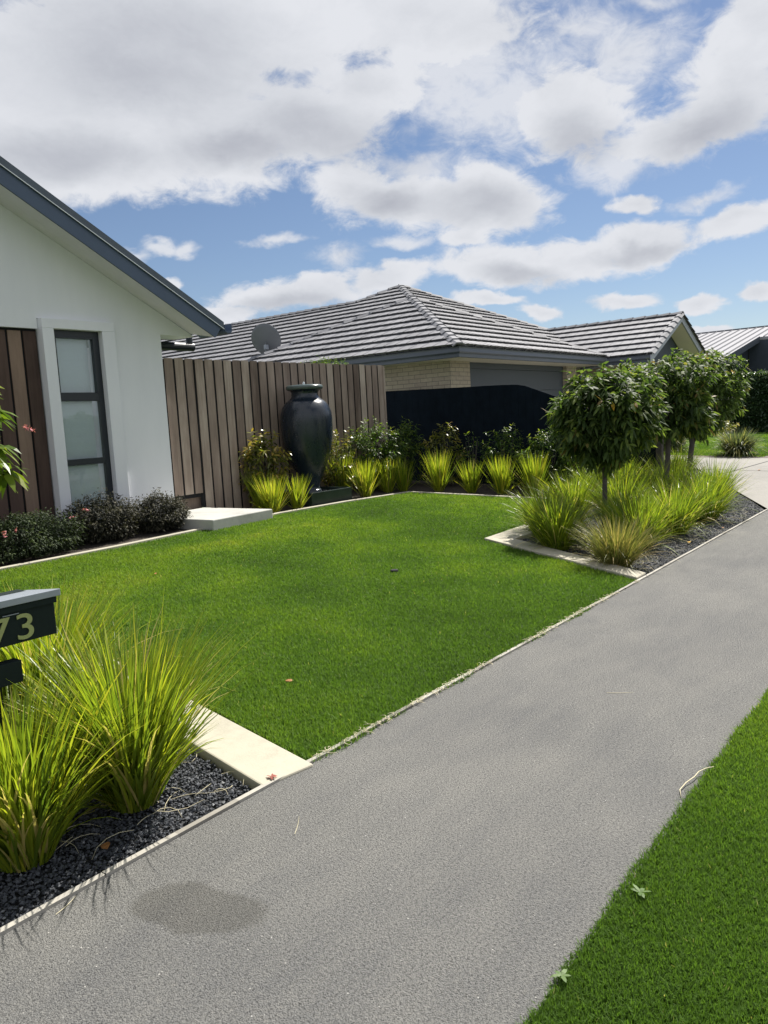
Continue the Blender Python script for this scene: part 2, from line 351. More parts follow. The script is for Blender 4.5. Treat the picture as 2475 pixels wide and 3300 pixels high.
def m_soil(name, c0, c1, sc=8):
    t = NT(name); P = t.pos(); n = t.noise(P, sc, 7, 0.7); t.set('Base Color', t.ramp(n, [(0.3, c0), (0.7, c1)])); t.set('Roughness', 0.95); t.bump(n, 0.8, 0.02); return t.m
def m_lawnbase(name='lawn_thatch'):
    t = NT(name); P = t.pos(); n = t.noise(P, 30, 6, 0.7); b = t.noise(P, 0.8, 4, 0.6)
    t.set('Base Color', t.mix(b, t.ramp(n, [(0.3, (0.05, 0.085, 0.018)), (0.7, (0.12, 0.18, 0.035))]), (0.09, 0.15, 0.025))); t.set('Roughness', 0.95); t.bump(n, 0.8, 0.02); return t.m

MAT = dict(
    asphalt=m_asphalt(), conc=m_concrete('kerb_concrete', (0.40, 0.375, 0.30)), drive=m_concrete('driveway_concrete', (0.24, 0.23, 0.21), 0.4),
    slab=m_concrete('step_concrete', (0.42, 0.42, 0.39)),
    fence=m_wood('weathered_board', [(0.32, (0.12, 0.086, 0.068)), (0.44, (0.215, 0.163, 0.133)), (0.57, (0.33, 0.26, 0.213)), (0.70, (0.50, 0.42, 0.35))]),
    clad=m_wood('dark_stained_cedar', [(0.25, (0.050, 0.031, 0.025)), (0.5, (0.11, 0.070, 0.055)), (0.8, (0.27, 0.19, 0.14))]),
    black=plain('black_stained_wood', (0.006, 0.010, 0.016), 0.95, 0.35, 5, bump=0.2, spec=0.08), shadowgap=plain('black_backing', (0.008, 0.008, 0.010), 0.9),
    batten=m_wood('pale_timber', [(0.25, (0.19, 0.175, 0.15)), (0.7, (0.40, 0.38, 0.335))]),
    plaster=m_stucco(), soffit=plain('soffit_board', (0.71, 0.70, 0.72), 0.7, 0.04), navy=plain('navy_steel', (0.058, 0.088, 0.145), 0.45, 0.08, bump=0),
    roofsteel=plain('charcoal_roofing', (0.075, 0.095, 0.125), 0.5), winframe=plain('black_aluminium', (0.012, 0.017, 0.024), 0.4),
    blind=plain('pale_blind', (0.84, 0.87, 0.88), 0.9, 0.04, 1.5), glass=m_glass(), brick=m_brick(), tile=m_tile(),
    gutter=plain('grey_gutter', (0.085, 0.10, 0.125), 0.4, 0.06), garage=plain('garage_door_steel', (0.050, 0.062, 0.078), 0.5, 0.05, 1.0), cream=plain('cream_soffit', (0.66, 0.62, 0.52), 0.7, 0.03),
    vase=m_vase(), tray=plain('green_black_tray', (0.022, 0.036, 0.032), 0.25, 0.4, 4), rim=plain('worn_glaze', (0.075, 0.10, 0.095), 0.25, 0.3, 8),
    bedgravel=m_gravel('gravel_bed', (0.020, 0.022, 0.027), (0.070, 0.074, 0.082)), stone=m_stone(), soil=m_soil('bark_soil', (0.018, 0.014, 0.010), (0.07, 0.055, 0.042), 25),
    mulch=m_soil('bark_mulch', (0.07, 0.055, 0.05), (0.26, 0.21, 0.19), 40),
    thatch=m_lawnbase(), groundm=m_soil('rough_ground', (0.03, 0.05, 0.012), (0.07, 0.11, 0.02), 3),
    bark=plain('grey_bark', (0.085, 0.072, 0.066), 0.9, 0.35, 14, bump=0.8), metalroof=plain('ribbed_steel_roof', (0.34, 0.34, 0.36), 0.8, 0.05, spec=.1), white=plain('pale_render', (0.78, 0.80, 0.83), 0.8, 0.05),
    darkclad=plain('charcoal_cladding', (0.035, 0.047, 0.070), 0.6, 0.1), dish=plain('dish_grey', (0.13, 0.14, 0.155), 0.5, 0.08), steel=plain('bare_steel', (0.4, 0.4, 0.42), 0.35, 0.1, metal=1),
    boxbody=plain('letterbox_green', (0.010, 0.018, 0.017), 0.75, 0.2, 6, spec=.2), boxlid=plain('letterbox_lid_grey', (0.27, 0.30, 0.34), 0.35, 0.06), digit=plain('aged_brass_number', (0.30, 0.33, 0.13), 0.5, 0.12, 20),
    pink=leafmat('pink_petal', [(0, (0.55, 0.16, 0.20)), (1, (0.75, 0.35, 0.38))], 0.6, 0.3, 1.0), deadleaf=plain('dead_leaf', (0.30, 0.13, 0.04), 0.7, 0.3, 30), yleaf=plain('yellow_leaf', (0.65, 0.38, 0.04), 0.6, 0.2, 30), straw=plain('dry_straw', (0.62, 0.56, 0.38), 0.8, 0.15, 10), red=plain('red_weed', (0.25, 0.07, 0.05), 0.8, 0.3, 30),
)
MAT['lawn'] = leafmat('lawn_blade', [(0.0, (0.060, 0.112, 0.022)), (0.45, (0.098, 0.182, 0.028)), (0.8, (0.178, 0.268, 0.030)), (0.97, (0.27, 0.30, 0.05)), (1.0, (0.40, 0.38, 0.14))], 0.6, 0.38, 1.5, 0.15)
MAT['tuss'] = leafmat('strap_leaf_green', [(0.0, (0.075, 0.125, 0.016)), (0.4, (0.17, 0.235, 0.022)), (0.75, (0.30, 0.345, 0.028)), (0.94, (0.50, 0.46, 0.05)), (1.0, (0.50, 0.42, 0.16))], 0.36, 0.46, 1.5, 0.45)
MAT['tussdry'] = leafmat('strap_leaf_straw', [(0.0, (0.09, 0.12, 0.03)), (0.5, (0.25, 0.24, 0.07)), (1.0, (0.46, 0.36, 0.16))], 0.45, 0.35, 1.2, 0.4)
MAT['tussgrey'] = leafmat('strap_leaf_grey', [(0.0, (0.06, 0.085, 0.05)), (0.6, (0.15, 0.18, 0.09)), (1.0, (0.45, 0.42, 0.16))], 0.5, 0.3, 1.2, 0.4)
MAT['laurel'] = leafmat('glossy_laurel_leaf', [(0.0, (0.026, 0.048, 0.014)), (0.55, (0.066, 0.104, 0.028)), (0.85, (0.14, 0.175, 0.040)), (1.0, (0.20, 0.14, 0.06))], 0.58, 0.38, 2.2, 0.22)
MAT['shrub'] = leafmat('shrub_leaf', [(0.0, (0.028, 0.058, 0.014)), (0.6, (0.080, 0.135, 0.022)), (1.0, (0.22, 0.25, 0.03))], 0.45, 0.35, 1.8, 0.35)
MAT['shrubred'] = leafmat('bronze_shrub_leaf', [(0.0, (0.05, 0.06, 0.015)), (0.5, (0.17, 0.19, 0.03)), (1.0, (0.36, 0.25, 0.06))], 0.35, 0.35, 1.5, 0.5)
MAT['hebe'] = leafmat('dark_purple_leaf', [(0.0, (0.020, 0.022, 0.017)), (0.6, (0.050, 0.050, 0.036)), (1.0, (0.12, 0.11, 0.075))], 0.65, 0.2, 1.1, 0.2)
MAT['hebegreen'] = leafmat('dark_green_leaf', [(0.0, (0.015, 0.026, 0.013)), (0.6, (0.036, 0.054, 0.022)), (1.0, (0.09, 0.12, 0.045))], 0.65, 0.2, 1.2, 0.2)
MAT['hedge'] = leafmat('hedge_leaf', [(0.0, (0.016, 0.036, 0.016)), (0.7, (0.04, 0.08, 0.03)), (1.0, (0.10, 0.15, 0.05))], 0.4, 0.25, 1.3, 0.5)
MAT['bigleaf'] = leafmat('broad_drooping_leaf', [(0.0, (0.06, 0.11, 0.015)), (0.6, (0.13, 0.20, 0.02)), (1.0, (0.24, 0.26, 0.04))], 0.35, 0.35, 1.5, 0.5)
MAT['weed'] = leafmat('pale_weed_leaf', [(0.0, (0.07, 0.13, 0.03)), (1.0, (0.17, 0.23, 0.10))], 0.6, 0.2, 1.0, 0.3)

# ------------------------------------------------------------------ setting: ground, path, beds, lawns
def sheet(name, poly, mat, dz, kind='structure', res=0.5, **k):
    """flat polygon cut along y so that it follows the ground profile"""
    import bmesh
    bm = bmesh.new(); vs = [bm.verts.new((x, y, 0)) for x, y in poly]; bm.faces.new(vs)
    for yy in (2.33, 2.3305, 12.6157):
        gm = bm.verts[:] + bm.edges[:] + bm.faces[:]
        bmesh.ops.bisect_plane(bm, geom=gm, plane_co=(0, yy, 0), plane_no=(0, 1, 0))
    bmesh.ops.triangulate(bm, faces=bm.faces[:])
    for v in bm.verts: v.co.z = g(v.co.y) + dz
    me = bpy.data.meshes.new(name); bm.normal_update(); bm.to_mesh(me); bm.free()
    for p in me.polygons:
        if p.normal.z < 0: p.flip()
    me.materials.append(mat); o = bpy.data.objects.new(name, me); C.objects.link(o)
    return tag(o, kind=kind)
sheet('ground', [(-900, -900), (900, -900), (900, 900), (-900, 900)], MAT['groundm'], -0.07)
sheet('road', [(-400, -11.5), (400, -11.5), (400, -3.6), (-400, -3.6)], MAT['asphalt'], -0.05)
PATH = [(-6, 0.85), (60, 0.85), (60, 2.33), (-6, 2.33)]
sheet('footpath', PATH, MAT['asphalt'], 0.0)
LAWN = [(2.31, 2.37), (6.44, 2.37), (7.48, 4.50), (8.38, 4.64), (11.25, 4.68), (11.10, 5.9), (10.93, 8.02), (9.40, 8.18), (7.90, 8.20), (6.42, 8.07), (5.01, 7.93), (4.15, 7.89), (3.30, 7.86)]
sheet('front_lawn', LAWN, MAT['thatch'], -0.012)
VERGE = [(0.5, 0.85), (0.5, -3.5), (30, -3.5), (30, 0.85)]
sheet('verge', VERGE, MAT['thatch'], -0.012)
sheet('gravel_bed', [(-3, 2.35), (2.06, 2.35), (3.0, 7.9), (-3, 7.9)], MAT['bedgravel'], -0.035)
sheet('garden_bed', [(6.6, 2.36), (11.42, 2.36), (17.6, 4.9), (17.6, 5.6), (11.3, 5.4), (11.25, 4.6), (7.5, 4.4)], MAT['bedgravel'], -0.022)
sheet('back_garden_bed', [(-2, 7.95), (3.0, 7.95), (4.15, 7.97), (6.42, 8.15), (7.9, 8.28), (9.4, 8.26), (11.0, 8.08), (11.2, 5.4), (12.9, 5.4), (12.9, 9.5), (-2, 9.5)], MAT['soil'], -0.015)
sheet('driveway', [(11.45, 2.335), (28, 2.335), (28, 3.6), (20.6, 4.15), (20.4, 5.9), (20.4, 9.0), (13.4, 9.0), (13.4, 6.3), (17.3, 4.95)], MAT['drive'], 0.0)
sheet('neighbour_lawn', [(20.75, 4.25), (45, 3.4), (45, 16), (20.75, 16)], MAT['thatch'], -0.004)
sheet('mulch_bed', [(20.62, 4.0), (27.5, 3.62), (27.5, 3.2), (28, 3.2), (28, 4.0), (23, 4.7), (20.95, 5.3), (20.85, 7.4), (20.45, 8.4), (20.45, 5.9)], MAT['mulch'], 0.003)
mb = MB()   # saw cuts in the drive
mb.add([(12.9, 4.27, g(4.27) + .004), (19.6, 4.0, g(4.0) + .004), (19.6, 4.03, g(4.03) + .004), (12.9, 4.30, g(4.3) + .004)], [(0, 1, 2, 3)])
mb.add([(17.1, 2.5, g(2.5) + .004), (17.13, 2.5, g(2.5) + .004), (17.13, 8.6, g(8.6) + .004), (17.1, 8.6, g(8.6) + .004)], [(0, 1, 2, 3)])
tag(mb.build('driveway_joint', MAT['shadowgap']), kind='structure')

def strip(pts, w, h, side=1):
    """low raised strip that follows the ground; pts = centreline-free edge line, w to the left (side=1)"""
    m = MB(); n = len(pts); P = [Vector((x, y)) for x, y in pts]; off = []
    for i in range(n):
        d1 = (P[i] - P[i - 1]).normalized() if i else None; d2 = (P[i + 1] - P[i]).normalized() if i < n - 1 else None
        if d1 is None: d1 = d2
        if d2 is None: d2 = d1
        n1 = Vector((-d1.y, d1.x)); n2 = Vector((-d2.y, d2.x)); b = (n1 + n2).normalized(); off.append(P[i] + b * (w * side / max(0.3, b.dot(n1))))
    vs = []
    for i in range(n):
        for q in (P[i], off[i]):
            for hh in (-0.09, h): vs.append((q.x, q.y, g(q.y) + hh))
    fs = []
    for i in range(n - 1):
        a = i * 4; b = a + 4
        fs += [(a + 1, b + 1, b + 3, a + 3), (a, b, b + 1, a + 1), (a + 2, a + 3, b + 3, b + 2)]
    fs += [(0, 1, 3, 2), ((n - 1) * 4, (n - 1) * 4 + 2, (n - 1) * 4 + 3, (n - 1) * 4 + 1)]
    m.add(vs, fs); return m
tag(strip([(2.05, 2.345), (2.95, 7.85)], 0.27, 0.012, -1).build('concrete_kerb', MAT['conc'], bevel=0.008), 'wide pale concrete mowing strip between the lawn and the gravel bed with the letterbox', 'garden edging')
kb = MB(); ko = [(6.46, 2.357), (7.50, 4.49), (11.2, 4.66)]; ki = [(6.69, 2.357), (7.64, 4.17), (11.2, 4.34)]
kb.add([(x, y, g(y) + hh) for x, y in ko + ki for hh in (-.09, .03)], [(1, 7, 9, 3), (3, 9, 11, 5), (0, 1, 3, 2), (2, 3, 5, 4), (6, 8, 9, 7), (8, 10, 11, 9), (0, 6, 7, 1), (4, 5, 11, 10)])
tag(kb.build('concrete_kerb', MAT['conc'], bevel=0.008), 'angled pale concrete kerb around the bed of three ball-headed trees', 'garden edging')
tag(strip([(11.10, 5.4), (10.93, 8.02), (9.40, 8.18), (7.90, 8.20), (6.42, 8.07), (5.01, 7.93), (4.15, 7.89), (2.95, 7.86)], 0.07, 0.022, -1).build('concrete_kerb', MAT['conc'], bevel=0.006), 'thin concrete edging along the house side and far end of the lawn', 'garden edging')
m = MB(); rng = random.Random(3); x = -5.9
while x < 11.4:
    L_ = 2.4; x1 = min(x + L_, 11.42); s_ = [x + (x1 - x) * i / 8 for i in range(9)]; j = [rng.uniform(-.003, .003) for _ in s_]
    for i in range(8):
        m.add([(s_[i], 2.330 + j[i], -.04), (s_[i + 1], 2.330 + j[i + 1], -.04), (s_[i + 1], 2.354 + j[i + 1], -.04), (s_[i], 2.354 + j[i], -.04),
               (s_[i], 2.330 + j[i], .012), (s_[i + 1], 2.330 + j[i + 1], .012), (s_[i + 1], 2.354 + j[i + 1], .012), (s_[i], 2.354 + j[i], .012)],
              [(4, 5, 6, 7), (0, 1, 5, 4), (2, 3, 7, 6)], rng.random())
    x = x1 + 0.004
tag(m.build('timber_edging', MAT['batten']), 'thin weathered timber edging board along the side of the asphalt footpath', 'garden edging')

# ------------------------------------------------------------------ blades of lawn grass
def inside(poly, X, Y):
    r = np.zeros(len(X), bool); n = len(poly)
    for i in range(n):
        x0, y0 = poly[i]; x1, y1 = poly[(i + 1) % n]
        c = (y0 > Y) != (y1 > Y)
        with np.errstate(divide='ignore', invalid='ignore'):
            r ^= c & (X < (x1 - x0) * (Y - y0) / (y1 - y0) + x0)
    return r
def vnoise(X, Y, s, seed):
    r = np.random.RandomState(seed); T = r.rand(64, 64); x = X * s; y = Y * s; xi = np.floor(x).astype(int); yi = np.floor(y).astype(int)
    fx = x - xi; fy = y - yi; fx = fx * fx * (3 - 2 * fx); fy = fy * fy * (3 - 2 * fy)
    a = T[xi % 64, yi % 64]; b = T[(xi + 1) % 64, yi % 64]; c = T[xi % 64, (yi + 1) % 64]; d = T[(xi + 1) % 64, (yi + 1) % 64]
    return (a * (1 - fx) + b * fx) * (1 - fy) + (c * (1 - fx) + d * fx) * fy
def lawn(name, poly, dens0, seed, label, bb, hl=0.045, dz=-0.012, dmin=2.0, power=1.1, bright=0.0):
    r = np.random.RandomState(seed); x0, y0, x1, y1 = bb
    n = int((x1 - x0) * (y1 - y0) * dens0); X = r.uniform(x0, x1, n); Y = r.uniform(y0, y1, n)
    D_ = np.hypot(X, Y); keep = r.rand(n) < np.minimum(1, (dmin / np.maximum(D_, .1)) ** power)
    az = np.degrees(np.arctan2(Y, X)); keep &= (az > -2) if y1 < 1 else (az > 5)
    keep &= inside(poly, X, Y); X = X[keep]; Y = Y[keep]; D_ = D_[keep]; n = len(X)
    patch = vnoise(X, Y, 1.3, seed) * 0.4 + vnoise(X, Y, 4.1, seed + 1) * 0.2 + vnoise(X, Y, 0.55, seed + 2) * 0.4
    h = hl * (0.55 + 0.75 * r.rand(n)) * (0.75 + 0.5 * patch); wd = 0.0020 * np.maximum(1, D_ / 3.0) ** 0.8
    a = r.uniform(0, 2 * np.pi, n); lean = np.abs(r.normal(0.45, 0.32, n)); ca, sa = np.cos(a), np.sin(a)
    hx, hy = ca * np.sin(lean), sa * np.sin(lean); cz = np.cos(lean)
    ta = a + np.pi / 2 + r.normal(0, .6, n); tx, ty = np.cos(ta) * wd, np.sin(ta) * wd; Z = G(Y) + dz
    V = np.empty((n, 5, 3), np.float32)
    V[:, 0] = np.c_[X - tx, Y - ty, Z]; V[:, 1] = np.c_[X + tx, Y + ty, Z]
    mx_, my, mz = X + hx * h * .5, Y + hy * h * .5, Z + cz * h * .58
    V[:, 2] = np.c_[mx_ + tx * .8, my + ty * .8, mz]; V[:, 3] = np.c_[mx_ - tx * .8, my - ty * .8, mz]
    V[:, 4] = np.c_[X + hx * h * 1.25, Y + hy * h * 1.25, Z + cz * h * .95]
    b = np.arange(n)[:, None] * 5
    Q = b + np.array([[0, 1, 2, 3]]); T = b + np.array([[3, 2, 4]])
    t = (-0.10 + 1.12 * patch if bright < .2 else .22 + .55 * patch) + r.normal(0, .085, n); t = np.clip(t, 0, .97); t[r.rand(n) < 0.003] = 1.0
    o = npmesh(name, V.reshape(-1, 3), [Q, T], MAT['lawn'], None, np.repeat(t, 5))
    return tag(o, label, 'grass', kind='stuff')
def shrink(poly, d=0.0): return poly
lawn('lawn_grass', [(float(x_), float(2.295 + .055 * vnoise(np.array([x_]), np.array([.7]), 3.1, 31)[0] + .02 * vnoise(np.array([x_]), np.array([.2]), 11., 32)[0])) for x_ in np.linspace(2.335, 6.45, 120)] + [(7.52, 4.52), (8.38, 4.66), (11.12, 4.70), (11.03, 5.9), (10.88, 7.98), (9.40, 8.13), (7.90, 8.15), (6.42, 8.02), (5.01, 7.88), (4.15, 7.84), (3.27, 7.80)], 34000, 5, 'short green mown grass of the front lawn', (2.2, 2.3, 11.3, 8.3), 0.036, dmin=3.8, power=1.2)
vr = np.random.RandomState(8)
vx = np.linspace(0.9, 24, 300); vedge = [(float(x), float(0.855 + 0.035 * (vnoise(np.array([x]), np.array([0.3]), 5.0, 21)[0] - .3) + 0.02 * (vnoise(np.array([x]), np.array([0.3]), 14.0, 22)[0] - .5))) for x in vx]
VP = [(0.9, -3.0)] + [(24, -3.0)] + vedge[::-1]
lawn('verge_grass', VP, 95000, 6, 'short green grass of the street verge beside the footpath', (0.9, -0.3, 9.0, 0.92), 0.034, dmin=2.2, power=1.35, bright=0.30)
lawn('neighbour_grass', [(20.9, 4.4), (33.2, 3.9), (33.2, 9.5), (20.9, 9.5)], 2200, 9, 'worn green grass beyond the concrete driveway', (20.9, 3.9, 33.2, 9.5), 0.05, dz=-0.004, dmin=30, bright=0.1)

# ------------------------------------------------------------------ plants
def clump(name, x, y, h, w, n, seed, label, group=None, mat='tuss', bladew=0.0045, droop=1.0, heads=0, lean=(0, 0), dz=-0.02, dry=0.0, parent=None, keep=False):
    r = np.random.RandomState(seed); z0 = g(y) + dz; K = 7
    root = empty(name, (x, y, z0), label, 'grass clump' if mat != 'x' else '', group)
    br = 0.045 + w * 0.07; q = np.sqrt(r.rand(n)); a0 = r.uniform(0, 2 * np.pi, n)
    bx, by = br * q * np.cos(a0), br * q * np.sin(a0)
    az = a0 + r.normal(0, .55, n); maxt = math.atan2(w * 0.5, h * 0.75)
    t0 = np.abs(q * maxt * 0.66 + r.normal(0, .09, n)); L = h * (0.66 + 0.42 * r.rand(n)) * (1 + .18 * q) * 1.0
    out = r.rand(n) < 0.10 * droop; t0[out] += r.uniform(.12, .5, out.sum())
    bend = (0.12 + 0.62 * r.rand(n) * droop * (0.30 + q)); bend[out] += .5 * droop
    sk = r.rand(n) < .17; L[sk] *= .62; t0[sk] += r.uniform(.15, .65, sk.sum()); bend[sk] += .35 * droop
    if keep:
        k_ = np.sin(az) < -.35; t0[k_] = np.minimum(t0[k_], .52); bend[k_] = np.minimum(bend[k_], .62)
    ca, sa = np.cos(az), np.sin(az)
    px, py, pz = bx.copy(), by.copy(), np.zeros(n); ta = az + np.pi / 2 + r.normal(0, .5, n)
    wx, wy = np.cos(ta), np.sin(ta); wd = bladew * (0.7 + .6 * r.rand(n)); V = np.empty((n, 2 * K, 3), np.float32)
    for k in range(K):
        s = k / (K - 1); ww = wd * (1 - s ** 2.2) * (0.7 + .6 * min(1, s * 4)) + 0.0003
        V[:, 2 * k] = np.c_[px - wx * ww, py - wy * ww, pz]; V[:, 2 * k + 1] = np.c_[px + wx * ww, py + wy * ww, pz]
        th = np.minimum(t0 + bend * ((k + .5) / (K - 1)) ** 1.7, 2.3); st = L / (K - 1)
        px = px + (ca * np.sin(th) + lean[0] * s) * st; py = py + (sa * np.sin(th) + lean[1] * s) * st; pz = np.maximum(pz + np.cos(th) * st, 0.008)
    b = np.arange(n)[:, None] * 2 * K
    Q = np.concatenate([b + np.array([[2 * k, 2 * k + 1, 2 * k + 3, 2 * k + 2]]) for k in range(K - 1)])
    t = np.clip(0.45 + r.normal(0, .22, n) + dry, 0, .93); t[r.rand(n) < 0.03 + np.clip(dry, 0, 1) * .1] = 1.0; t[out & (r.rand(n) < .3)] = 1.0
    o = npmesh('leaves', V.reshape(-1, 3), [Q], MAT[mat], root, np.repeat(t, 2 * K), world=False)
    if heads:
        mbh = MB()
        for i in range(heads):
            aa = r.uniform(0, 6.28); tt = r.uniform(.1, .5); LL = h * r.uniform(.35, .62); p = [Vector((math.cos(aa) * math.sin(tt) * LL * s, math.sin(aa) * math.sin(tt) * LL * s, math.cos(tt) * LL * s)) for s in (0, .5, 1)]
            mbh.tube(p, .0018, 4)
            for j in range(26):
                s = .58 + .42 * j / 26; c = p[0].lerp(p[2], s) + Vector(r.normal(0, .006, 3)); e = .0045
                mbh.add([c + Vector((e, 0, 0)), c + Vector((-e, 0, 0)), c + Vector((0, e, 0)), c + Vector((0, -e, 0)), c + Vector((0, 0, e * 1.6)), c + Vector((0, 0, -e * 1.6))],
                        [(0, 2, 4), (2, 1, 4), (1, 3, 4), (3, 0, 4), (2, 0, 5), (1, 2, 5), (3, 1, 5), (0, 3, 5)])
        hd = mbh
        V2 = np.array(hd.v); F2 = [np.array(f) for f in hd.f.values()]
        npmesh('seed_head', V2, F2, MAT['straw'], root, hd.t, world=False)
    return root
FG = 'big grass clumps in the gravel bed by the letterbox'
clump('grass_clump', 1.22, 2.70, 0.64, 0.66, 1000, 11, 'big yellow-green grass clump with pale seed heads in front of the letterbox post', FG, heads=14, bladew=0.0046, droop=1.2, keep=True)
clump('grass_clump', 1.69, 2.72, 0.70, 0.66, 1050, 12, 'big yellow-green grass clump beside the wide concrete mowing strip, nearest the strip\'s path end', FG, heads=2, bladew=0.0046, droop=1.2, keep=True)
clump('grass_clump', 1.86, 3.70, 0.68, 0.76, 950, 13, 'bright yellow grass clump directly behind the letterbox', FG, bladew=0.006, dry=.08)
clump('grass_clump', 2.18, 3.38, 0.42, 0.62, 260, 14, 'small pale arching grass clump spilling on the concrete strip, behind the two front clumps', FG, bladew=0.004, dry=.15)
clump('grass_clump', 0.72, 3.15, 0.6, 0.55, 500, 15, 'grass clump cut off by the left picture edge under the letterbox', FG, bladew=0.0050, keep=True)
SG = 'grass clumps along the lawn in front of the fences'
for i, (x, y, h, w, n, l, dr) in enumerate([
    (8.25, 8.95, .62, .62, 330, 'dull green grass clump right of the concrete step, in front of the bronze shrub', -.12),
    (7.98, 8.42, .56, .52, 330, 'bright yellow grass clump at the right corner of the concrete step', .1),
    (8.50, 8.42, .52, .34, 200, 'narrow bright grass clump tucked against the left side of the fountain tray', .08),
    (10.30, 9.05, .75, .5, 260, 'tall green grass clump behind the right corner of the fountain tray', -.05),
    (10.21, 8.44, .62, .5, 330, 'bright yellow grass clump first to the right of the fountain tray, by the lawn edging', .1),
    (10.95, 8.52, .60, .5, 300, 'bright green-yellow grass clump just left of the lawn\'s far back corner', .02),
    (11.20, 8.36, .58, .42, 240, 'thin darker grass clump hugging the clump at the lawn\'s far back corner', -.08),
    (11.44, 7.74, .72, .56, 300, 'tall spiky grass clump, leftmost of the four in the row before the black fence', .0),
    (11.52, 7.11, .55, .5, 250, 'short spiky grass clump before the black fence, shortest of the four in that row', .0),
    (11.55, 6.52, .64, .54, 290, 'spiky grass clump before the black fence, third from the lawn\'s far corner', .0),
    (11.60, 5.93, .70, .56, 330, 'dense spiky grass clump before the black fence, nearest the tree bed', .0)]):
    clump('grass_clump', x, y, h * .95, w * .74, int(n * .95), 30 + i, l, SG, bladew=0.0056, droop=.22, dry=dr + .12)
TG = 'grass clumps under the ball-headed trees'
for i, (x, y, h, w, n, mt, l) in enumerate([
    (7.50, 3.60, .60, 1.0, 620, 'tuss', 'large green grass clump at the inner corner of the angled kerb, arching over it'),
    (7.00, 2.74, .50, .95, 700, 'tussdry', 'straw-coloured grass clump at the near corner of the tree bed beside the footpath'),
    (8.35, 4.15, .60, .95, 480, 'tuss', 'pale arching grass clump hanging over the lawn along the back kerb of the tree bed'),
    (9.35, 4.25, .72, .90, 420, 'tuss', 'yellow-tipped grass clump behind the nearest ball-headed tree, towards the black fence'),
    (8.12, 2.93, .64, 1.10, 520, 'tuss', 'green grass clump by the path, right behind the straw-coloured clump'),
    (9.05, 2.86, .68, 1.15, 520, 'tuss', 'green grass clump by the path, below the gap between the first two trees'),
    (10.25, 2.84, .68, 1.15, 500, 'tuss', 'bright leaning grass clump by the path, near the far end of the dark gravel'),
    (11.65, 3.10, .72, .75, 380, 'tuss', 'last grass clump by the path, standing before the concrete driveway'),
    (9.35, 3.60, .74, .80, 400, 'tuss', 'green grass clump against the trunk of the nearest ball-headed tree'),
    (10.7, 3.75, .72, .90, 400, 'tuss', 'green grass clump left of the second tree trunk'),
    (8.62, 3.28, .66, .95, 420, 'tuss', 'green grass clump between the straw-coloured clump and the nearest ball-headed tree'),
    (10.95, 3.20, .68, 1.0, 420, 'tuss', 'green grass clump below the second tree trunk, just behind the path row'),
    (10.5, 4.35, .74, .90, 380, 'tuss', 'bright upright grass clump behind the middle of the tree bed, by the black fence end'),
    (12.1, 3.85, .72, .90, 360, 'tuss', 'pale grass clump between the second and third tree trunks'),
    (13.2, 4.25, .72, .95, 340, 'tuss', 'pale shaggy grass clump around the foot of the third tree trunk'),
    (12.1, 4.6, .74, .9, 320, 'tuss', 'green grass clump behind the second tree trunk at the end of the black fence'),
    (14.9, 4.55, .70, .9, 300, 'tuss', 'furthest pale grass clump of the tree bed, behind the third trunk by the driveway')]):
    clump('grass_clump', x, y, h * (1 if i < 3 else .95), w * 1.06, int(n * 1.3), 60 + i, l, TG, mat=mt, bladew=(.0036, .0028, .0042)[min(i, 2)], droop=1.35, dry=-.07, lean=(.10, -.12) if i == 6 else (0, 0), dz=-.02)
clump('grass_clump', 21.15, 5.05, .74, 1.6, 900, 90, 'shaggy grey-green tussock at the edge of the far driveway, right of the tree trunks', 'shaggy tussocks beyond the driveway', mat='tussgrey', bladew=.011, droop=2.2)
clump('grass_clump', 22.0, 7.05, .80, 1.7, 900, 91, 'shaggy pale tussock beyond the driveway seen between the second and third tree trunks', 'shaggy tussocks beyond the driveway', mat='tussgrey', bladew=.011, droop=2.2)

def leafset(P, Dv, L, W, r, curl=0.5, roll=None):
    """P base points (n,3), Dv unit directions, arrays L, W -> verts/faces for curved leaves"""
    n = len(P); up = np.array([0, 0, 1.0]); S = np.cross(Dv, up); ln = np.linalg.norm(S, axis=1, keepdims=True); S = S / np.maximum(ln, 1e-3)
    Nn = np.cross(S, Dv); a = r.normal(0, .5, n)[:, None] if roll is None else roll[:, None]
    S2 = S * np.cos(a) + Nn * np.sin(a); ss = [0, .3, .68, 1.0]; ws = [0.06, .5, .42, 0]
    V = np.empty((n, 7, 3), np.float32); cu = curl * (0.4 + r.rand(n))[:, None]; k = 0
    for s, w in zip(ss, ws):
        c = P + Dv * (L[:, None] * s) - up * (L[:, None] * cu * s * s) 
        if w == 0: V[:, k] = c; k += 1
        else:
            V[:, k] = c - S2 * (W[:, None] * w); V[:, k + 1] = c + S2 * (W[:, None] * w); k += 2
    b = np.arange(n)[:, None] * 7
    return V.reshape(-1, 3), [np.concatenate([b + [[0, 1, 3, 2]], b + [[2, 3, 5, 4]]]), b + [[4, 5, 6]]]
def sph(n, r, zlo=-1.0):
    z = r.uniform(zlo, 1, n); a = r.uniform(0, 2 * np.pi, n); q = np.sqrt(1 - z * z); return np.c_[q * np.cos(a), q * np.sin(a), z]
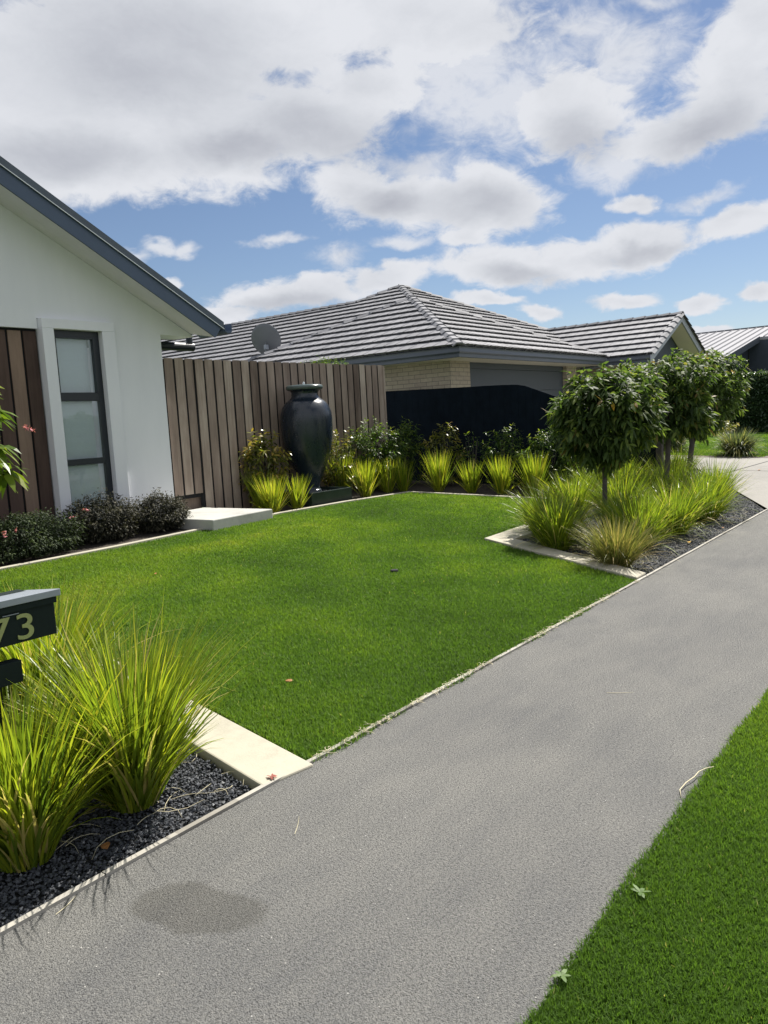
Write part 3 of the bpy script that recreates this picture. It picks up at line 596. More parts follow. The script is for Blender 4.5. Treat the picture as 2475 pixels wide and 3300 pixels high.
def twiggy(center, radii, ntw, per, L, W, seed, droop=.5, fill=0, shape=2.0, tip=0.0, lumps=.12, uprightness=.35):
    """leaves set along short shoots that end on a lumpy ellipsoid"""
    r = np.random.RandomState(seed); d = sph(ntw, r); 
    if shape > 2: # boxier ball
        m_ = np.max(np.abs(d), axis=1, keepdims=True); d2 = d / m_; d = d * (1 - .28) + d2 * .28 * .82
    lump = 1 + lumps * (vnoise(d[:, 0] * 2 + 5, d[:, 1] * 2 + d[:, 2] * 2 + 9, 1.6, seed) - .5) * 2 + r.normal(0, .07, ntw)
    E = d * lump[:, None] * np.array(radii) + np.array(center); dn = d / np.linalg.norm(d, axis=1, keepdims=True)
    sd = dn + np.array([0, 0, uprightness]) + r.normal(0, .22, (ntw, 3)); sd /= np.linalg.norm(sd, axis=1, keepdims=True)
    SL = 0.16
    s = np.tile(np.linspace(0, 1, per), ntw); T = np.repeat(np.arange(ntw), per)
    P = E[T] - sd[T] * (SL * (1 - s))[:, None] + r.normal(0, .012, (len(T), 3))
    phi = np.tile(np.arange(per) * 2.4, ntw) + np.repeat(r.uniform(0, 6, ntw), per)
    S = np.cross(sd, [0, 0, 1.0]); S /= np.maximum(np.linalg.norm(S, axis=1, keepdims=True), 1e-3); N_ = np.cross(S, sd)
    Dv = S[T] * np.cos(phi)[:, None] + N_[T] * np.sin(phi)[:, None] + sd[T] * (0.55 + .5 * s)[:, None] + np.array([0, 0, -droop]) * (1 - .5 * s)[:, None]
    Dv /= np.linalg.norm(Dv, axis=1, keepdims=True)
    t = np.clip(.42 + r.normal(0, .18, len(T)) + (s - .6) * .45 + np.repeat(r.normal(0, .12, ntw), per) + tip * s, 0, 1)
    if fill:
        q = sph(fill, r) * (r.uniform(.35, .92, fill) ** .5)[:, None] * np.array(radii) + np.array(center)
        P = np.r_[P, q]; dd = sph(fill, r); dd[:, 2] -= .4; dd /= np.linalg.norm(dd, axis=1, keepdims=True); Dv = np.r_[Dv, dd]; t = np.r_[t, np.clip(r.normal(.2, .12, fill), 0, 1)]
    n = len(P); Ls = L * (.7 + .5 * r.rand(n)); Ws = W * (.75 + .4 * r.rand(n))
    V, F = leafset(P, Dv, Ls, Ws, r, .35)
    return V, F, np.repeat(t, 7), E
def topiary(x, y, tr, cen, radii, ntw, seed, label, lean=(0, 0)):
    root = empty('ball_headed_tree', (x, y, g(y)), label, 'tree', 'ball-headed trees in the bed by the footpath')
    m = MB(); z0 = g(y); top = Vector(cen) + Vector((0, 0, -radii[2] * .3)); base = Vector((x, y, z0 - .03)); mid = base.lerp(top, .5) + Vector((lean[0], lean[1], 0))
    pts = [base, base.lerp(mid, .5) + Vector((lean[0] * .35, lean[1] * .35, 0)), mid, mid.lerp(top, .5) + Vector((lean[0] * .3, lean[1] * .3, 0)), top]
    m.tube(pts, [tr * 1.25, tr, tr * .95, tr * .9, tr * .8], 10)
    rr = random.Random(seed)
    for k in range(9):
        a = k * 2.4; s = pts[3].lerp(top, rr.random()); e = Vector(cen) + Vector((math.cos(a) * radii[0] * .7, math.sin(a) * radii[1] * .7, rr.uniform(-.3, .6) * radii[2])); m.tube([s, s.lerp(e, .5) + Vector((0, 0, .06)), e], [tr * .45, tr * .3, tr * .12], 5)
    m.build('trunk', MAT['bark'], root, smooth=True)
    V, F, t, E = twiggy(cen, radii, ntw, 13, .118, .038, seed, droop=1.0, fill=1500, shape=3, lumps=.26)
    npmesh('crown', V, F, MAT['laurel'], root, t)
    return root
t1 = topiary(8.70, 3.55, .030, (8.84, 3.58, 1.42), (.60, .60, .53), 430, 101, 'nearest of the three ball-headed trees, dark green crown with two yellow leaves')
topiary(11.62, 3.84, .040, (11.82, 3.83, 1.60), (.66, .66, .60), 430, 102, 'middle ball-headed tree with a slightly curved trunk', lean=(.03, -.05))
topiary(14.19, 4.24, .048, (14.55, 4.15, 1.72), (.70, .70, .70), 430, 103, 'furthest ball-headed tree, nearest the concrete driveway, straight thick trunk')
def yellow_leaf(P):
    r = np.random.RandomState(1); V, F = leafset(np.array([P]), np.array([[0.1, -.1, -.98]]), np.array([.095]), np.array([.04]), r, .1, np.array([0.8])); return V, F
for P in [(8.33, 3.28, 1.56), (8.50, 3.10, 1.52)]:
    V, F = yellow_leaf(P); npmesh('yellow_leaf', V, F, MAT['yleaf'], t1, np.full(7, .5))

def shrub(name, x, y, h, w, n, seed, label, cat='shrub', group=None, mat='shrub', L=.07, W=.024, dom=.5, tip=.1, per=12, zc=None):
    z0 = g(y); root = empty(name, (x, y, z0), label, cat, group); r = random.Random(seed)
    cz = z0 + (h * .55 if zc is None else zc); m = MB()
    for k in range(7):
        a = k * 2.4 + seed; e = Vector((x + math.cos(a) * w * .3 * r.uniform(.3, 1), y + math.sin(a) * w * .3 * r.uniform(.3, 1), z0 + h * r.uniform(.6, .9)))
        m.tube([(x + math.cos(a) * .03, y + math.sin(a) * .03, z0 - .02), ((x + e.x) / 2, (y + e.y) / 2, z0 + h * .4), e], [.009, .006, .003], 5)
    m.build('stem', MAT['bark'], root)
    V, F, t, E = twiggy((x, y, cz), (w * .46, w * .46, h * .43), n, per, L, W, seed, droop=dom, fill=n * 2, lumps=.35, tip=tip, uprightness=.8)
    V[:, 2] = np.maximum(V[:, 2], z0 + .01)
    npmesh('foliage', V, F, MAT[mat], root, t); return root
BS = 'shrubs along the fences behind the grass clumps'
shrub('shrub', 8.42, 9.05, 1.20, .80, 95, 201, 'upright bronze-green shrub against the wooden fence, left of the tall vase', group=BS, mat='shrubred', L=.11, W=.034, dom=.8, tip=.3)
shrub('shrub', 10.20, 9.12, 1.05, .75, 95, 202, 'bronze-tinged shrub just right of the tall vase against the wooden fence', group=BS, mat='shrubred', L=.07, W=.028)
shrub('shrub', 11.15, 9.0, 1.18, 1.15, 260, 203, 'dense dark green shrub in the corner of the wooden and black fences', group=BS, L=.08, W=.026)
shrub('shrub', 12.15, 9.0, 1.2, .8, 130, 204, 'upright dark green shrub right of the fence corner, in front of the black fence', group=BS, L=.09, W=.026)
shrub('shrub', 12.25, 8.15, 1.15, .8, 75, 205, 'sparse shrub with reddish drooping leaf tips before the black fence', group=BS, mat='shrubred', L=.10, W=.022, dom=.9)
shrub('shrub', 12.25, 7.5, 1.05, .6, 26, 206, 'nearly bare twiggy shrub before the black fence', group=BS, L=.08, W=.02)
shrub('shrub', 12.3, 6.83, 1.08, .8, 95, 207, 'dark green shrub before the middle of the black fence', group=BS, L=.09, W=.024)
shrub('shrub', 12.3, 6.0, 1.05, .9, 125, 208, 'dark green shrub before the sloping end of the black fence', group=BS, L=.09, W=.026)
shrub('shrub', 12.25, 5.3, 1.0, .95, 125, 209, 'dark shrub beside the nearest tree crown, at the low end of the black fence', group=BS, L=.09, W=.026)
cl_ = empty('climber', (10.75, 9.62, g(9.6)), 'small-leaved green climber showing above the top of the wooden fence', 'climber'); m = MB()
for k in range(9): m.tube([(10.75 + .03 * k, 9.62, .25), (10.6 + .05 * k, 9.66, 1.5), (10.35 + .11 * k, 9.68, 2.6)], [.012, .008, .004], 5)
m.build('stem', MAT['bark'], cl_); V, F, t, E = twiggy((10.75, 9.70, 2.50), (.62, .22, .17), 420, 10, .04, .02, 210, droop=.2, lumps=.4); npmesh('foliage', V, F, MAT['shrub'], cl_, t)
HB = 'low dark shrubs along the house wall'
def lowbush(x, y, h, w, seed, label, mat, flowers):
    z0 = g(y); root = empty('low_shrub', (x, y, z0), label, 'shrub', HB)
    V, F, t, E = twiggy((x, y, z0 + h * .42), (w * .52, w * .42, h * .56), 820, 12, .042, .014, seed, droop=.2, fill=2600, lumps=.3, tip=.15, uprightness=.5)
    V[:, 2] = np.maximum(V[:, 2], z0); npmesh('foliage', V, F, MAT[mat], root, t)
    r = np.random.RandomState(seed)
    for k in range(flowers):
        e = E[r.randint(len(E))]
        vd = np.array([-x, -y, 1.5 - e[2]]); 
        best = max(range(len(E)), key=lambda i: (E[i] - np.array([x, y, z0 + h * .3])) @ np.array([-.5, -.5, .8]) + r.rand() * .3); c = E[best]
        P = np.tile(c, (14, 1)) + r.normal(0, .008, (14, 3)); dd = sph(14, r, 0); V2, F2 = leafset(P, dd, np.full(14, .028), np.full(14, .014), r, .2)
        npmesh('flower', V2, F2, MAT['pink'], root, np.repeat(r.rand(14), 7))
lowbush(4.20, 8.45, .50, 1.02, 301, 'dark green low shrub with pink flowers under the timber cladding', 'hebegreen', 3)
lowbush(5.22, 8.62, .54, .86, 302, 'dark purplish low shrub with a pink flower below the tall narrow window', 'hebe', 2)
lowbush(6.10, 8.62, .48, .80, 303, 'brownish low shrub beside the concrete step', 'hebe', 0)
lowbush(3.20, 8.30, .80, .9, 304, 'small-leaved dark green shrub at the left picture edge under the broad-leaved shrub', 'hebegreen', 0)
def bigleaf():
    root = empty('broad_leaf_shrub', (2.75, 7.75, g(7.75)), 'broad-leaved green shrub with drooping leaf sprays at the left picture edge', 'shrub'); r = np.random.RandomState(5)
    m = MB(); Ps = []; Ds = []; ts = []
    for (ex, ey, ez) in [(3.42, 7.55, 2.02), (3.58, 7.6, 1.80), (3.55, 7.5, 1.45), (3.62, 7.55, 1.22), (3.22, 7.6, 2.25), (3.3, 7.4, 1.65), (3.05, 7.7, 1.9), (2.9, 7.5, 1.5), (2.6, 7.7, 2.2), (2.4, 7.6, 1.7), (3.1, 7.5, 1.15)]:
        e = Vector((ex, ey, ez)); m.tube([(2.75, 7.75, g(7.75)), (2.85, 7.72, ez * .6), e], [.02, .012, .005], 6)
        for k in range(17):
            a = r.uniform(-1.9, 1.9); d = np.array([math.cos(a), math.sin(a) - .3, r.uniform(-.55, .35)]); Ps.append(np.array(e) + r.normal(0, .035, 3)); Ds.append(d / np.linalg.norm(d)); ts.append(np.clip(r.normal(.5, .22), 0, 1))
    m.build('stem', MAT['bark'], root, smooth=True); n = len(Ps)
    V, F = leafset(np.array(Ps), np.array(Ds), r.uniform(.17, .27, n), r.uniform(.055, .08, n), r, .55, r.normal(0, .35, n)); npmesh('foliage', V, F, MAT['bigleaf'], root, np.repeat(ts, 7))
    P = np.tile([3.95, 7.6, 1.62], (30, 1)) + np.c_[np.linspace(-.05, .04, 30), r.normal(0, .015, 30), np.linspace(.02, -.03, 30)]; V, F = leafset(P, sph(30, r), np.full(30, .035), np.full(30, .014), r, .2); npmesh('flower', V, F, MAT['pink'], root, np.repeat(r.rand(30) * .5, 7))
bigleaf()

# ------------------------------------------------------------------ house on the left
def left_house():
    H = empty('house', (5.0, 9.2, .3), 'white plastered gable end of the house on the left with dark blue roof edge', 'house')
    YW = 9.2; sl = (4.26 - 2.88) / (7.38 - 4.72)      # rake slope
    def rake(x, off=0): return 2.88 - (x - 7.38) * sl + off
    # wall with openings: surround outer x 5.04..6.04, top 2.965; cladding recess x 2..5.02, z 0.3..2.83
    m = MB(); y = YW
    m.quad((6.04, y, .2), (6.81, y, .2), (6.81, y, 2.86), (6.04, y, 2.86))
    m.add([(1.0, y, 2.84), (5.02, y, 2.84), (5.02, y, 2.965), (6.04, y, 2.965), (6.04, y, 2.86), (6.81, y, 2.86), (7.40, y, 2.86), (1.0, y, rake(1.0))], [(0, 1, 2, 3, 4, 5, 6, 7)])
    m.quad((6.81, y, .2), (6.81, y + 7, .2), (6.81, y + 7, 2.86), (6.81, y, 2.86))       # side wall
    m.quad((6.81, y, 2.86), (6.81, y + .5, 2.86), (7.40, y + .5, 2.86), (7.40, y, 2.86))        # boxed eave bottom
    m.quad((1.0, y, 2.84), (1.0, y + .05, 2.84), (5.02, y + .05, 2.84), (5.02, y, 2.84))        # head of the cladding recess
    m.build('wall', MAT['plaster'], H)
    # window surround: projecting plaster frame
    yo = YW - .075
    s = MB(); x0, x1, xi0, xi1, zt, zi = 5.04, 6.04, 5.19, 5.855, 2.965, 2.845
    s.box(x0, yo, .2, xi0, YW + .12, zi); s.box(xi1, yo, .2, x1, YW + .12, zi); s.box(x0, yo, zi, x1, YW + .12, zt)
    s.build('window_surround', MAT['plaster'], H, bevel=.006)
    W = MB(); yf = YW + .02; a0, a1, b0, b1 = 5.19, 5.855, .34, 2.845; fw = .055
    W.box(a0, yf, b0, a0 + .035, yf + .06, b1); W.box(a1 - .075, yf, b0, a1, yf + .06, b1); W.box(a0 + .035, yf, b1 - .075, a1 - .075, yf + .06, b1); W.box(a0 + .035, yf, b0, a1 - .075, yf + .06, b0 + .05)
    W.box(a0 + .035, yf + .002, 1.955, a1 - .075, yf + .06, 2.065); W.box(a0 + .035, yf + .002, 1.135, a1 - .075, yf + .06, 1.215)
    # opening sash of the top light
    W.box(a0 + .035, yf - .012, 2.065, a0 + .06, yf + .05, b1 - .075); W.box(a1 - .10, yf - .012, 2.065, a1 - .075, yf + .05, b1 - .075); W.box(a0 + .06, yf - .012, b1 - .10, a1 - .10, yf + .05, b1 - .075)
    wf = W.build('window', MAT['winframe'], H, bevel=.003)
    for z0, z1 in ((b0 + .05, 1.135), (1.215, 1.955), (2.065, b1 - .075)):
        p = MB(); p.quad((a0 + .03, yf + .035, z0), (a1 - .07, yf + .035, z0), (a1 - .07, yf + .035, z1), (a0 + .03, yf + .035, z1)); p.build('pane', MAT['glass'], wf)
    rv = MB(); yb = yf + .14
    rv.quad((a1 - .068, yf + .06, b0), (a1 - .068, yb, b0), (a1 - .068, yb, b1 - .07), (a1 - .068, yf + .06, b1 - .07)); rv.quad((a0, yf + .06, b0), (a0, yb, b0), (a0, yb, b1 - .07), (a0, yf + .06, b1 - .07)); rv.quad((a0, yf + .06, b1 - .07), (a1, yf + .06, b1 - .07), (a1, yb, b1 - .07), (a0, yb, b1 - .07))
    rv.build('reveal', MAT['plaster'], wf)
    bl = MB()
    for k in range(40): # ribbed fabric blind
        z0 = b0 + (b1 - b0 - .08) * k / 40; z1 = b0 + (b1 - b0 - .08) * (k + 1) / 40; bl.quad((a0, yb - .03, z0), (a1 - .12, yb - .03 + .0, z0), (a1 - .12, yb - .03 - .004 * (k % 2), z1), (a0, yb - .03 - .004 * (k % 2), z1))
    bl.build('blind', MAT['blind'], wf)
    # timber cladding
    cl = MB(); bk = MB(); bk.box(1.0, YW + .075, .2, 5.035, YW + .1, 2.845); rr = random.Random(4); x = 5.03; tints = [.12, .95, .25, .35, .6, .3, .7, .2, .5, .4, .3, .6, .2, .5, .4, .3, .6, .2, .5, .4, .3, .6, .2]
    k = 0
    while x > 1.2:
        cl.box(x - .172, YW + .05, .25, x - .012, YW + .07, 2.81, tints[k % 20]); x -= .190; k += 1
    cl.build('cladding', MAT['clad'], H, bevel=.002); bk.build('backing_board', MAT['shadowgap'], H)
    # roof: barge board, soffit, roofing
    OV = .55; yb0 = YW - OV; xe, xl = 7.30, .6
    def rb(x): return 2.81 - (x - 7.30) * .532       # barge underside at the outer plane
    sf = MB(); sf.quad((xl, yb0 + .02, rb(xl) + .01), (xe + .05, yb0 + .02, rb(xe + .05) + .01), (xe + .05, YW + .02, rake(xe + .05) + .004), (xl, YW + .02, rake(xl) + .004)); sf.build('soffit', MAT['soffit'], H)
    bg = MB(); bg.add([(xl, yb0, rb(xl)), (xe + .04, yb0, rb(xe + .04)), (xe + .15, yb0, rb(xe + .15) + .205), (xl, yb0, rb(xl) + .205), (xl, yb0 + .025, rb(xl)), (xe + .04, yb0 + .025, rb(xe + .04)), (xe + .15, yb0 + .025, rb(xe + .15) + .205), (xl, yb0 + .025, rb(xl) + .205)], [(0, 1, 2, 3), (4, 7, 6, 5), (0, 4, 5, 1), (1, 5, 6, 2), (3, 2, 6, 7)])
    bg.build('barge_board', MAT['navy'], H)
    rf = MB()
    def rt(x, o): return rb(x) + o
    rf.add([(xl, yb0 - .022, rt(xl, .20)), (xe + .19, yb0 - .022, rt(xe + .19, .20)), (xe + .19, yb0 - .022, rt(xe + .19, .30)), (xl, yb0 - .022, rt(xl, .30)), (xl, yb0 + 7.5, rt(xl, .20)), (xe + .19, yb0 + 7.5, rt(xe + .19, .20)), (xe + .19, yb0 + 7.5, rt(xe + .19, .30)), (xl, yb0 + 7.5, rt(xl, .30))], [(0, 1, 2, 3), (3, 2, 6, 7), (0, 4, 5, 1), (1, 5, 6, 2)])
    rf.build('roof', MAT['roofsteel'], H)
    fl = MB(); fl.add([(xl, yb0 - .027, rt(xl, .196)), (xe + .19, yb0 - .027, rt(xe + .19, .196)), (xe + .19, yb0 - .027, rt(xe + .19, .208)), (xl, yb0 - .027, rt(xl, .208))], [(0, 1, 2, 3)]); fl.build('flashing', MAT['white'], H)
    gt = MB(); prof = [(-.055, .0), (-.055, -.09), (-.02, -.115), (.055, -.115), (.075, -.085), (.075, .02), (.065, .02), (.062, -.08), (-.045, -.085), (-.045, .0)]
    gt.prism([(xe + .25 + a, yb0 - .03, rb(xe + .2) + .27 + b) for a, b in prof], (0, .62, 0)); gt.build('gutter', MAT['navy'], H)
    lg = MB(); lg.tube([(6.83, 9.72, 2.775), (7.78, 9.72, 2.775)], .062, 14); lg.tube([(7.72, 9.72, 2.78), (7.72, 9.72, 2.92)], .05, 12); lg.build('downpipe', MAT['winframe'], H, smooth=False)
left_house()

# ------------------------------------------------------------------ wooden fence with gate
def wood_fence():
    z0 = .20; F_ = empty('board_fence', (9.4, 9.31, .25), 'tall weathered vertical board fence behind the dark vase, with a gate at its left end', 'fence')
    rr = random.Random(11); b = MB(); gt = MB(); pitch = .1825; n = 28
    tint = [.55, .75, .45, .7, .5, .6, .7, .35, .75, .25, .4, .5, .4, .35, .45, .5, .6, .45, .5, .75, .3, .5, .35, .2, .85, .55, .4, .65]
    for i in range(n):
        x0 = 6.90 + i * pitch; zb = .56 if i < 3 else z0; zt = 2.553 + rr.uniform(-.004, .004); yy = 9.31 + rr.uniform(-.004, .004)
        (gt if i < 3 else b).box(x0 + .018, yy, zb, x0 + pitch - .018 + (0 if i != 2 else -.01), yy + .009, zt, tint[i])
    b.build('boards', MAT['fence'], F_)
    g_ = gt.build('gate', MAT['fence'], F_)
    gf = MB(); gf.box(6.90, 9.335, .50, 7.46, 9.375, .555); gf.box(7.41, 9.325, .34, 7.447, 9.365, .555); gf.box(6.90, 9.325, .56, 7.43, 9.36, 2.54); gf.build('gate_frame', MAT['shadowgap'], g_)
    bk = MB(); bk.box(7.447, 9.325, z0, 12.0, 9.36, 2.54); bk.build('backing_board', MAT['shadowgap'], F_)
    pk = MB(); pk.box(6.90, 9.42, .22, 7.46, 9.44, .50, .4); pk.build('plinth_board', MAT['fence'], F_)
    ep = MB(); ep.box(12.002, 9.30, z0, 12.04, 9.40, 2.54, .7); ep.build('end_post', MAT['fence'], F_)
wood_fence()
def black_fence():
    F_ = empty('black_fence', (12.85, 7.4, .2), 'low black-stained timber fence with a sloping street end, between the lawn and the garage', 'fence'); m = MB(); rr = random.Random(2)
    top = [(10.3, 2.10), (7.05, 2.025), (6.75, 2.0), (6.17, 1.78), (5.3, 1.42), (4.33, 1.02)]
    def zt(y):
        for (ya, za), (yb, zb) in zip(top, top[1:]):
            if yb <= y <= ya: return za + (zb - za) * (ya - y) / (ya - yb)
        return top[-1][1]
    y = 10.3; 
    while y > 4.34:
        y1 = max(y - .15, 4.33); j = rr.uniform(-.002, .002); xo = rr.uniform(-.0006, .0006)
        m.add([(12.85 + xo, y, g(y) - .03), (12.85 + xo, y1 + .003, g(y1) - .03), (12.85 + xo, y1 + .003, zt(y1) + j), (12.85 + xo, y, zt(y) + j), (12.87, y, g(y) - .03), (12.87, y1 + .003, g(y1) - .03), (12.87, y1 + .003, zt(y1) + j), (12.87, y, zt(y) + j)],
              [(0, 3, 2, 1), (4, 5, 6, 7), (3, 7, 6, 2), (0, 4, 7, 3), (1, 2, 6, 5)]); y = y1
    m.build('palings', MAT['black'], F_)
    r_ = MB()
    for zz in (.45, 1.0): r_.box(12.872, 4.4, zz, 12.91, 10.3, zz + .09)
    r_.box(12.872, 6.8, 1.6, 12.91, 10.3, 1.69); r_.build('rails', MAT['black'], F_)
    p = MB(); p.box(12.82, 4.23, -.0, 12.92, 4.325, 1.06); p.build('end_post', MAT['bark'], F_)
black_fence()

# concrete step by the gate
st = MB(); st.prism([(6.38, 7.86, .34), (7.52, 7.94, .34), (7.40, 9.30, .34), (6.30, 9.15, .34)], (0, 0, -.18)); tag(st.build('concrete_step', MAT['slab'], bevel=.012), 'pale concrete step below the fence gate, at the edge of the lawn', 'step')

# ------------------------------------------------------------------ fountain
def fountain():
    cx, cy = 9.34, 8.90; zb = g(8.85)
    t = empty('fountain_basin', (cx, cy, zb), 'square dark green-black basin under the tall vase', 'basin')
    x0, x1, y0, y1, z1 = 8.82, 9.80, 8.40, 9.27, .415; m = MB(); w = .035
    m.box(x0, y0, zb - .02, x1, y0 + w, z1); m.box(x0, y1 - w, zb - .02, x1, y1, z1); m.box(x0, y0 + w, zb - .02, x0 + w, y1 - w, z1); m.box(x1 - w, y0 + w, zb - .02, x1, y1 - w, z1); m.build('basin_wall', MAT['tray'], t, bevel=.006)
    f = MB(); f.box(x0 + .02, y0 + .02, zb - .02, x1 - .02, y1 - .02, z1 - .07); f.build('basin_floor', MAT['tray'], t)
    r = np.random.RandomState(3)
    pb = MB()
    for i in range(200):
        px = r.uniform(x0 + .05, x1 - .05); py = r.uniform(y0 + .05, y1 - .05); e = r.uniform(.008, .017); c = Vector((px, py, z1 - .062 + r.uniform(0, .018)))
        pb.add([c + Vector((e, 0, 0)), c + Vector((-e, 0, 0)), c + Vector((0, e, 0)), c + Vector((0, -e, 0)), c + Vector((0, 0, e * .7)), c + Vector((0, 0, -e * .7))], [(0, 2, 4), (2, 1, 4), (1, 3, 4), (3, 0, 4), (2, 0, 5), (1, 2, 5), (3, 1, 5), (0, 3, 5)], r.rand())
    tag(pb.build('pebbles', MAT['stone']), 'wet dark pebbles lying in the basin under the vase', 'pebbles', kind='stuff')
    v = empty('vase', (cx, cy, z1 - .07), 'tall glossy blue-black vase bubbling water in front of the board fence', 'vase')
    S = 1.80 / 1300.0; prof_px = [(1790, 128), (1775, 132), (1745, 126), (1730, 112), (1700, 108), (1650, 122), (1550, 163), (1400, 226), (1300, 262), (1200, 285), (1100, 300), (1000, 307), (900, 309), (830, 303), (770, 286), (720, 258), (690, 232), (672, 206), (660, 188), (650, 178), (630, 165), (600, 157), (575, 162), (560, 178), (552, 200), (545, 212), (530, 221), (512, 220), (500, 210), (492, 190), (497, 172), (520, 160)]
    from itertools import chain
    P = [(r_ * S, (1790 - y) * S) for y, r_ in prof_px]
    # Catmull-Rom refinement
    Q = []
    for i in range(len(P) - 1):
        p0 = P[max(i - 1, 0)]; p1 = P[i]; p2 = P[i + 1]; p3 = P[min(i + 2, len(P) - 1)]
        for k in range(4):
            u = k / 4; Q.append(tuple(.5 * (2 * p1[j] + (p2[j] - p0[j]) * u + (2 * p0[j] - 5 * p1[j] + 4 * p2[j] - p3[j]) * u * u + (3 * p1[j] - p0[j] - 3 * p2[j] + p3[j]) * u ** 3) for j in (0, 1)))
    Q.append(P[-1]); zbas = z1 - .07
    m = MB(); m.lathe([q for q in Q if q[1] < 1245 * S], (cx, cy, zbas), 72); m.build('vase_body', MAT['vase'], v, smooth=True)
    m = MB(); k0 = max(i for i, q in enumerate(Q) if q[1] < 1245 * S and i < 112); m.lathe(Q[k0:] , (cx, cy, zbas), 72); m.build('rim', MAT['rim'], v, smooth=True)
    wz = zbas + (1790 - 500) * S
    wm = MB(); wm.lathe([(.0, .004), (.10, .003), (.235, -.004)], (cx, cy, wz), 32); t_ = NT('water'); t_.set('Base Color', (.25, .32, .33)); t_.set('Roughness', .05); t_.set('Transmission Weight', .3); wm.build('water', t_.m, v, smooth=True)
    bb = MB(); bb.lathe([(.022, -.005), (.024, .015), (.016, .032), (.02, .045), (.008, .062), (.0, .07)], (cx - .01, cy, wz), 12); t2 = NT('bubbling_water'); t2.set('Base Color', (.8, .85, .88)); t2.set('Roughness', .08); t2.set('Transmission Weight', .5); bb.build('water_jet', t2.m, v, smooth=True)
fountain()

# ------------------------------------------------------------------ tiled roofs
CP, SP = math.cos(rad(25)), math.sin(rad(25)); TP = math.tan(rad(25))
def tile_face(m, origin, U, inward, fL, fR, runmax, seed, gap=.395, tw=.30, run0=0.0):
    """origin: eave corner; U unit vector along the eave; inward: horizontal unit vector up the slope; fL/fR(run) = limits along U"""
    r = random.Random(seed); U = Vector(U); I = Vector(inward); Vv = I * CP + Vector((0, 0, SP)); Nn = -I * SP + Vector((0, 0, CP)); O = Vector(origin)
    k = 0; vmax = runmax / CP; v = 0.0
    while v < vmax - .02:
        v1 = min(v + gap, vmax); r0, r1 = v * CP, v1 * CP; L0, R0, L1, R1 = fL(r0), fR(r0), fL(r1), fR(r1); lo = min(L0, L1); hi = max(R0, R1)
        off = 0; j = math.floor((lo - off) / tw)
        while j * tw + off < hi:
            a, b = j * tw + off, (j + 1) * tw + off; half = (a + b) / 2; tn = r.random(); dv = r.uniform(-.004, .004); dh = r.uniform(-.0015, .0015)
            for (aa, bb, hh, vv_) in ((a, half, .062, -.014), (half, b, .052, .006)):
                A0, B0 = max(aa, L0), min(bb, R0); A1, B1 = max(aa, L1), min(bb, R1)
                if B0 - A0 < .01 and B1 - A1 < .01: continue
                if B0 < A0: A0 = B0 = (A0 + B0) / 2
                if B1 < A1: A1 = B1 = min(max((aa + bb) / 2, L1), R1)
                vb = v + vv_ + dv; h = hh + dh
                p = [O + U * A0 + Vv * vb + Nn * h, O + U * B0 + Vv * vb + Nn * h, O + U * B1 + Vv * v1 + Nn * .012, O + U * A1 + Vv * v1 + Nn * .012, O + U * A0 + Vv * (vb + .055) - Nn * .01, O + U * B0 + Vv * (vb + .055) - Nn * .01]
                m.add(p, [(0, 1, 2, 3), (4, 5, 1, 0)], tn)
            j += 1
        v = v1; k += 1
def caps(m, a, b, w=.13, seed=1, step=.36, lift=.05, drop=.065):
    a = Vector(a); b = Vector(b); d = (b - a); L = d.length; d.normalize(); s = d.cross(Vector((0, 0, 1))).normalized(); up = s.cross(d).normalized(); n = int(L / step) + 1; r = random.Random(seed)
    for i in range(n):
        p0 = a + d * (i * step - .03); p1 = a + d * min((i + 1) * step, L); h0, h1 = lift + .028, lift; w0, w1 = w + .008, w - .005; tn = r.random()
        q = []
        for p, h, ww in ((p0, h0, w0), (p1, h1, w1)):
            q += [p - s * ww + up * (h - drop), p - s * ww * .4 + up * h, p + s * ww * .4 + up * h, p + s * ww + up * (h - drop)]
        q += [v - up * .03 for v in q[:4]]
        m.add(q, [(0, 1, 5, 4), (1, 2, 6, 5), (2, 3, 7, 6), (8, 9, 1, 0), (9, 10, 2, 1), (10, 11, 3, 2)], tn)
def gutter_run(m, pts, z, closed=False):
    """front-facing gutter with fascia under it along horizontal polyline pts (outer edge)"""
    prof = [(0, 0), (.012, 0), (.02, -.03), (.008, -.10), (.025, -.125), (.045, -.125), (.045, -.20), (.07, -.20), (.07, 0)]
    P = [Vector((x, y, 0)) for x, y in pts]; n = len(P); off = []
    for i in range(n):
        d1 = (P[i] - P[i - 1]).normalized() if i else (P[1] - P[0]).normalized(); d2 = (P[i + 1] - P[i]).normalized() if i < n - 1 else d1
        n1 = Vector((-d1.y, d1.x, 0)); n2 = Vector((-d2.y, d2.x, 0)); b = (n1 + n2).normalized(); off.append(b / max(.3, b.dot(n1)))
    k = len(prof); vs = [(P[i].x + off[i].x * a, P[i].y + off[i].y * a, z + h) for i in range(n) for a, h in prof]; fs = []
    for i in range(n - 1):
        for j in range(k): fs.append((i * k + j, i * k + (j + 1) % k, (i + 1) * k + (j + 1) % k, (i + 1) * k + j))
    fs += [tuple(range(k)), tuple(range((n - 1) * k, n * k))[::-1]]
    m.add(vs, fs)

